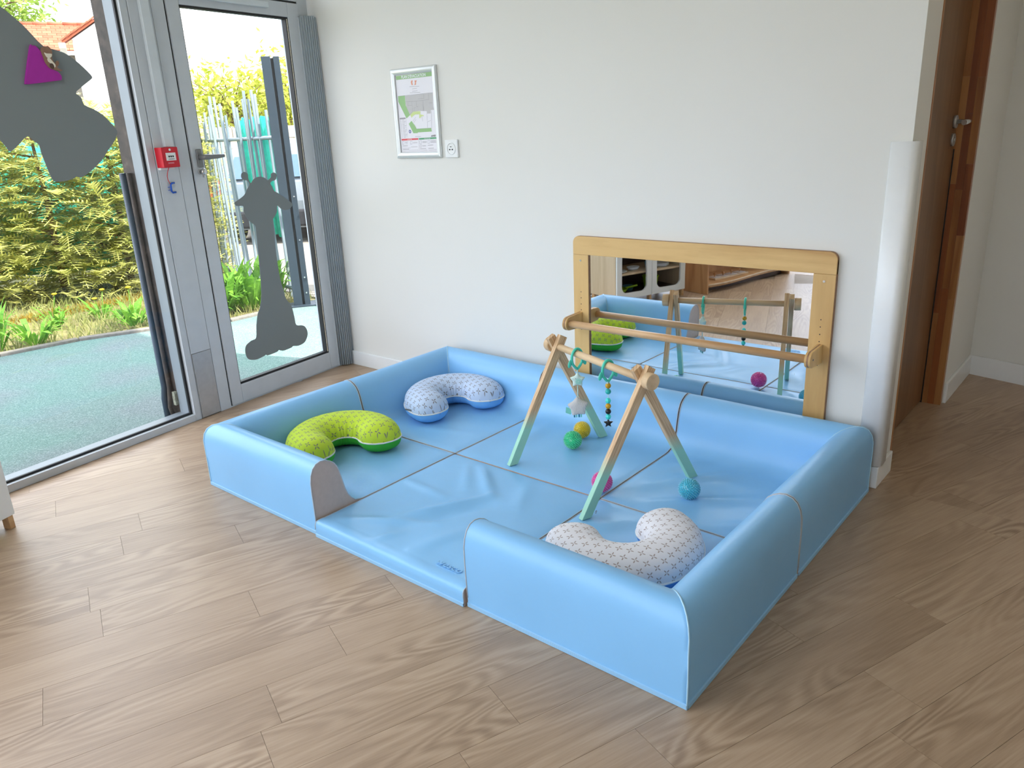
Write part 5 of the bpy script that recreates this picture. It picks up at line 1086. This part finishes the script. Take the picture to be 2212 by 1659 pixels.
MB().tube([(0.055, -0.062, 0.895), (0.055, -0.10, 0.895), (0.045, -0.105, 0.893), (0.0, -0.105, 0.89)], 0.008, 8).build('gate_lever', M['alulight'], lp_)
MB().cyl((0.06, -0.062, 0.822), (0.06, -0.082, 0.822), 0.014, 14).box(0.025, 0.06, -0.095, -0.085, 0.815, 0.828).build('thumb_lock', M['chrome'], lp_)
# grass, weeds and dandelions
def blades(n, region, hmin, hmax, w, seed):
    rng = random.Random(seed); mb = MB()
    for i in range(n):
        p = region(rng)
        if p is None: continue
        h = rng.uniform(hmin, hmax); a = rng.uniform(0, 6.28); d = Vector((math.cos(a), math.sin(a), 0)); l = Vector((rng.uniform(-0.5, 0.5), rng.uniform(-0.5, 0.5), 0))*h
        mb.add([p-d*w, p+d*w, p+Vector((0, 0, h*0.6))+l*0.4+d*w*0.7, p+Vector((0, 0, h))+l], [(0, 1, 2), (0, 2, 3)])
    return mb
def bed(rng):
    s = rng.uniform(-1.5, 3.2); o = rng.uniform(-4.3, -1.8)
    lim = -2.52 if s > 0.83 else (-2.52+(0.83-s)*0.30 if s > -0.12 else -2.22+(-0.12-s)*0.75)
    if o > lim-0.03: return None
    p = ws(s, o, GZ-0.01)
    return p
g_ = blades(9000, bed, 0.03, 0.11, 0.004, 3).build('grass', M['grass']); tag(g_, 'short pale grass growing in the bed before the hedge', 'grass', kind='stuff')
def strawr(rng): s = rng.uniform(-1.2, 2.5); return ws(s, -3.55-0.28*s*0.35+rng.uniform(-0.12, 0.12), GZ-0.01)
g_ = blades(3500, strawr, 0.02, 0.06, 0.006, 5).build('straw_strip', M['straw']); tag(g_, 'yellow dry straw strip at the foot of the hedge', 'grass', kind='stuff')
def weed(c, n, L, seed, label, flowers=0, upr=0.6):
    root = empty('weed_clump', c); tag(root, label, 'weed', 'weeds in the bed'); rng = random.Random(seed); mb = MB()
    for i in range(n):
        a = rng.uniform(0, 6.28); l = L*rng.uniform(0.6, 1.1); d = Vector((math.cos(a), math.sin(a), 0)); sd = Vector((-d.y, d.x, 0)); w = l*rng.uniform(0.06, 0.12); r0 = rng.uniform(0, L*0.35)
        p = d*r0; e = rng.uniform(upr*0.6, upr*1.4); q = p+d*(l*0.5)+Vector((0, 0, l*e)); r = p+d*(l*0.95)+Vector((0, 0, l*e*rng.uniform(0.7, 1.5)))
        mb.add([p-sd*w*0.3, p+sd*w*0.3, q+sd*w, q-sd*w, r], [(0, 1, 2, 3), (3, 2, 4)])
    mb.build('leaves', M['weed'], root)
    for i in range(flowers):
        a = rng.uniform(0, 6.28); f = Vector((math.cos(a)*L*0.4, math.sin(a)*L*0.4, L*rng.uniform(1.0, 1.7)))
        MB().tube([(0, 0, 0), f*0.6, f], 0.003, 5).build('flower_stem', M['weed'], root); MB().lathe([(0.002, 0), (0.018, 0.006), (0.022, 0.012), (0.012, 0.017), (0, 0.018)], 12, f).build('flower_head', M['yellowfl'], root)
    return root
weed(ws(0.52, -2.62, GZ), 46, 0.20, 1, 'low broad-leaved weed clump at the left kerb', 0)
weed(ws(0.78, -2.70, GZ), 40, 0.22, 7, 'grassy weed tuft at the very left of the kerb', 0, 1.2)
weed(ws(-0.15, -2.45, GZ), 52, 0.19, 2, 'broad-leaved dandelion clump at the kerb beside the mullion', 1)
weed(ws(-0.20, -2.95, GZ), 26, 0.15, 3, 'dandelion with two yellow flowers before the hedge', 2)
weed(ws(0.15, -3.0, GZ), 30, 0.14, 4, 'small weed clump in the middle of the bed', 0)
weed(ws(0.02, -3.3, GZ), 20, 0.13, 5, 'lone dandelion with one flower at the foot of the hedge', 1)
for i, (s, o, w) in enumerate(((-0.62, -2.02, 'left of the giraffe sticker'), (-0.80, -2.12, 'behind the giraffe legs'), (-0.95, -2.0, 'right of the giraffe neck'), (-1.05, -2.3, 'at the foot of the stakes'), (-0.72, -2.38, 'under the leftmost stakes'), (-1.25, -2.1, 'behind the steel post'))):
    weed(ws(s, o, GZ), 60, 0.24, 20+i, 'bright green leafy weeds seen through the glass door, '+w, 0, 1.0)
weed(Vector((-4.7, 1.25, GZ)), 40, 0.25, 40, 'green weeds behind the gate', 0, 1.1)
# trees
def tree(c, h, rx, rz, nl, ls, mat, seed, label, tr=0.06):
    root = empty('tree', c); tag(root, label, 'tree', 'trees beyond the fence'); rng = random.Random(seed); mb = MB(); br = MB().tube([(0, 0, 0), (0.05, 0.02, h*0.5), (0, 0, h)], [tr, tr*0.8, tr*0.3], 8)
    tips = []
    for i in range(26):
        a = rng.uniform(0, 6.28); e = rng.uniform(-0.6, 1.0); k = rng.uniform(0.6, 0.95); p = Vector((math.cos(a)*rx*k*math.cos(e), math.sin(a)*rx*k*math.cos(e), h+rz*k*math.sin(e))); tips.append(p)
        br.tube([(0, 0, h-rz*rng.uniform(0.2, 0.9)), p*0.5+Vector((0, 0, h*0.45)), p], [tr*0.4, tr*0.25, tr*0.08], 5)
    for i in range(nl):
        t0 = rng.choice(tips); p = t0*rng.uniform(0.72, 1.0)+Vector((0, 0, h*(0.0)))+Vector((rng.gauss(0, rx*0.2), rng.gauss(0, rx*0.2), rng.gauss(0, rz*0.2)))
        d = Vector((rng.gauss(0, 1), rng.gauss(0, 1), rng.gauss(0, 0.7))).normalized(); sd = d.cross(Vector((rng.gauss(0, 1), rng.gauss(0, 1), 1))).normalized(); l = ls*rng.uniform(0.7, 1.3)
        mb.add([p, p+d*l*0.5+sd*l*0.2, p+d*l, p+d*l*0.5-sd*l*0.2], [(0, 1, 2, 3)])
    mb.build('crown', mat, root); br.build('trunk', M['bark'], root)
CA = Vector((0.67, -2.807, 0))
def at(px_dir, D): 
    return CA+Vector((px_dir[0], px_dir[1], 0)).normalized()*D
tree(at((-0.853, 0.522), 19)+Vector((0, 0, GZ)), 2.25, 1.15, 0.85, 2600, 0.16, M['treeleaf'], 1, 'round yellow-green leafy tree above the picket fence')
tree(at((-0.82, 0.572), 21)+Vector((0, 0, GZ)), 2.4, 0.9, 1.3, 1500, 0.18, M['treeleaf'], 2, 'yellow-green tree half hidden right of the steel post')
tree(at((-0.9475, 0.3195), 33)+Vector((0, 0, GZ)), 6.6, 1.9, 1.5, 3600, 0.24, M['treeleaf2'], 3, 'fresh green tree behind the orange roof', 0.12)
# houses
hs = empty('orange_roof_house', at((-0.927, 0.374), 26)+Vector((0, 0, GZ)), math.atan2(0.927, 0.374)); tag(hs, 'house with an orange tiled roof behind the hedge', 'house')
M['render'] = plain('cream_render', srgb(160, 154, 140), 0.9, nscale=6, namp=0.02); M['renderw'] = plain('white_render', srgb(206, 206, 204), 0.9, nscale=6, namp=0.02)
t = NT('terracotta'); oi = t.n('ObjectInfo'); v = t.coord('Object'); n = t.noise(v, 10, 3); kk = t.math('ADD', t.math('MULTIPLY', oi.outputs['Random'], 0.6), t.math('MULTIPLY', n, 0.4)); t.base(t.ramp(kk, [(0.2, srgb(150, 74, 48)), (0.8, srgb(172, 96, 68))])).set(Roughness=0.85); M['tile'] = t.m
MB().box(-5, 3.4, 0.3, 5, 0, 3.85).build('wall', M['render'], hs)
ez, rz_ = 3.90, 4.70; y_e, y_r = 0.0, 1.3
roof = MB().add([(-5.2, y_e, ez-0.03), (3.6, y_e, ez-0.03), (3.6, y_r, rz_-0.03), (-5.2, y_r, rz_-0.03), (-5.2, 2*y_r, ez), (3.6, 2*y_r, ez)], [(0, 1, 2, 3), (3, 2, 5, 4)]).build('roof', M['tile'], hs)
nr = 11; tw = 0.235; sl = math.atan2(rz_-ez, y_r-y_e); rl = math.hypot(rz_-ez, y_r-y_e)/nr
tm = MB().box(-tw/2+0.004, tw/2-0.004, 0, rl*1.12, 0.0, 0.022).mesh('tile'); tm.materials.append(M['tile'])
for r in range(nr):
    for c in range(24):
        x = -2.9+c*tw+(0.5*tw if r % 2 else 0)
        y = y_e+(y_r-y_e)*r/nr; z = ez+(rz_-ez)*r/nr
        link('tile', tm, None, roof, (x, y, z), (sl-0.03, 0, 0))
rm = MB().cyl((-0.19, 0, 0), (0.19, 0, 0), 0.062, 10, 0.055).mesh('ridge_tile'); rm.materials.append(M['tile'])
for c in range(16): link('ridge_tile', rm, None, roof, (-2.9+c*0.37, y_r, rz_+0.02))
MB().box(-5.2, 3.6, -0.08, 0.02, ez-0.12, ez-0.02).build('gutter', M['white'], hs)
wh = empty('white_gable_house', at((-0.9234, 0.3837), 22)+Vector((0, 0, GZ)), math.atan2(0.9234, 0.3837)); tag(wh, 'white rendered gable house right of the orange roof', 'house')
MB().prism([(0.10, 0), (4.0, 0), (4.0, 3.5), (1.9, 4.92), (0.10, 3.76)], 1, 0, 4).build('gable_wall', M['renderw'], wh)
va = Vector((-0.10, 0, 3.66)); vb = Vector((1.9, 0, 4.95)); dn = (vb-va).normalized(); up2 = Vector((-dn.z, 0, dn.x))
rf = MB().prism([(p.x, p.z) for p in (va, vb, vb+up2*0.05, va+up2*0.05)], 1, -0.10, 0.3).build('roof_edge', M['tile'], wh)
L_ = (vb-va).length; et = MB().box(0, 0.20, -0.05, 0.05, 0, 0.03).mesh('verge_tile'); et.materials.append(M['tile'])
for i in range(13): c = va+dn*(i*L_/13)+up2*0.05; link('verge_tile', et, None, rf, (c.x, -0.08, c.z), (0, -math.atan2(dn.z, dn.x)-0.06, 0))
MB().box(-0.2, -0.06, -0.15, 4.0, 3.55, 3.66).build('gutter', M['white'], wh)
# street wall: cream blocks on a stone foot
sw = empty('street_wall', at((-0.855, 0.518), 14.6)+Vector((0, 0, GZ)), math.atan2(0.855, 0.518)); tag(sw, 'cream block wall with stone foot across the street', 'wall'); rng = random.Random(9)
M['block'] = plain('cream_block', srgb(170, 158, 138), 0.9, nscale=5, namp=0.05); M['stone'] = NT('mixed_stone'); _t = M['stone']; oi = _t.n('ObjectInfo'); _t.base(_t.ramp(oi.outputs['Random'], [(0.0, srgb(140, 98, 72)), (0.4, srgb(158, 136, 106)), (0.8, srgb(148, 116, 70)), (1.0, srgb(126, 92, 78))])).set(Roughness=0.9); M['stone'] = _t.m
core = MB().box(-3.0, 3.2, 0.02, 0.2, 0, 1.56).build('mortar_core', plain('mortar', srgb(136, 128, 116), 0.95), sw)
bm_ = MB().box(0.004, 0.396, -0.0, 0.03, 0.004, 0.196).mesh('block'); bm_.materials.append(M['block'])
for r in range(4):
    for c in range(15):
        x = -3.0+c*0.4+(0.2 if r % 2 else 0); link('block', bm_, None, sw, (x, 0, 0.76+r*0.2))
for r in range(5):
    x = -3.0
    while x < 3.1:
        w = rng.uniform(0.16, 0.34); h = 0.146
        MB().box(0.004, w-0.006, rng.uniform(-0.02, 0.005), 0.03, 0.004, h).build('stone', M['stone'], sw, 0.008, 1, loc=(x, 0, 0.005+r*0.15)); x += w
# parked car behind the fence
car = empty('parked_car', Vector((-8.55, 3.25, GZ)), R_(132)); tag(car, 'silver parked hatchback behind the picket fence, seen from its rear', 'car')
M['carpaint'] = plain('silver_paint', srgb(130, 136, 144), 0.25, 0.4, namp=0.02); M['carglass'] = plain('dark_car_glass', srgb(70, 96, 124), 0.1, 0.0, 0.8); M['tyre'] = plain('tyre', srgb(36, 36, 40), 0.8)
# local: x forward, y left, body built from side profile with narrowed roof
sec = [(-0.02, 0.30, 0.74, 0.70), (0.0, 0.55, 0.80, 0.78), (0.06, 0.80, 0.80, 0.80), (0.30, 1.16, 0.80, 0.62), (0.62, 1.32, 0.80, 0.58), (1.6, 1.34, 0.80, 0.58), (2.35, 0.92, 0.80, 0.70), (3.2, 0.80, 0.78, 0.72), (3.55, 0.55, 0.70, 0.66)]
vs = []
for (x, zt, wb, wt_) in sec: 
    belt = min(zt, 0.78)
    vs += [(x, -wb*0.94, 0.20), (x, -wb, 0.42), (x, -wb, belt), (x, -wt_, zt), (x, wt_, zt), (x, wb, belt), (x, wb, 0.42), (x, wb*0.94, 0.20)]
fs = []
for i in range(len(sec)-1):
    for k in range(8): fs.append((i*8+k, i*8+(k+1) % 8, (i+1)*8+(k+1) % 8, (i+1)*8+k))
fs += [tuple(range(7, -1, -1)), tuple(range((len(sec)-1)*8, len(sec)*8))]
cb = MB().add(vs, fs, False).build('body', M['carpaint'], car, 0.03, 3)
MB().add([(0.075, -0.60, 0.86), (0.075, 0.60, 0.86), (0.27, 0.52, 1.14), (0.27, -0.52, 1.14)], [(0, 3, 2, 1)]).add([(0.06, -0.60, 0.86), (0.06, 0.60, 0.86), (0.255, 0.52, 1.14), (0.255, -0.52, 1.14)], [(0, 3, 2, 1)]).build('rear_window', M['carglass'], car)
for s in (-1, 1):
    MB().add([(0.45, s*0.80, 0.82), (2.1, s*0.80, 0.82), (1.55, s*0.645, 1.25), (0.62, s*0.645, 1.25)], [(0, 1, 2, 3)]).build('side_window', M['carglass'], car)
    MB().box(-0.035, 0.12, s*0.78-0.07, s*0.78+0.045, 0.60, 0.86).build('tail_light', M['red'], car, 0.02)
    for x in (0.62, 2.95):
        w = MB().lathe([(0.18, -0.09), (0.27, -0.09), (0.29, -0.06), (0.29, 0.06), (0.27, 0.09), (0.18, 0.09)], 24, (x, s*0.74, 0.29), (0, 1, 0)).build('wheel', M['tyre'], car)
        MB().lathe([(0.0, 0.10), (0.17, 0.095), (0.18, 0.085)], 16, (x, s*0.74, 0.29), (0, s, 0), cap=False).build('hub_cap', M['steel'], w)
MB().box(-0.07, 0.10, -0.80, 0.80, 0.22, 0.44).build('rear_bumper', M['tyre'], car, 0.03)
MB().box(-0.045, -0.02, -0.26, 0.26, 0.56, 0.67).build('number_plate', M['white'], car, 0.004)
MB().lathe([(0.0, 0), (0.045, 0)], 16, (-0.03, 0, 0.75), (-1, 0, 0), cap=False).build('badge', M['chrome'], car)
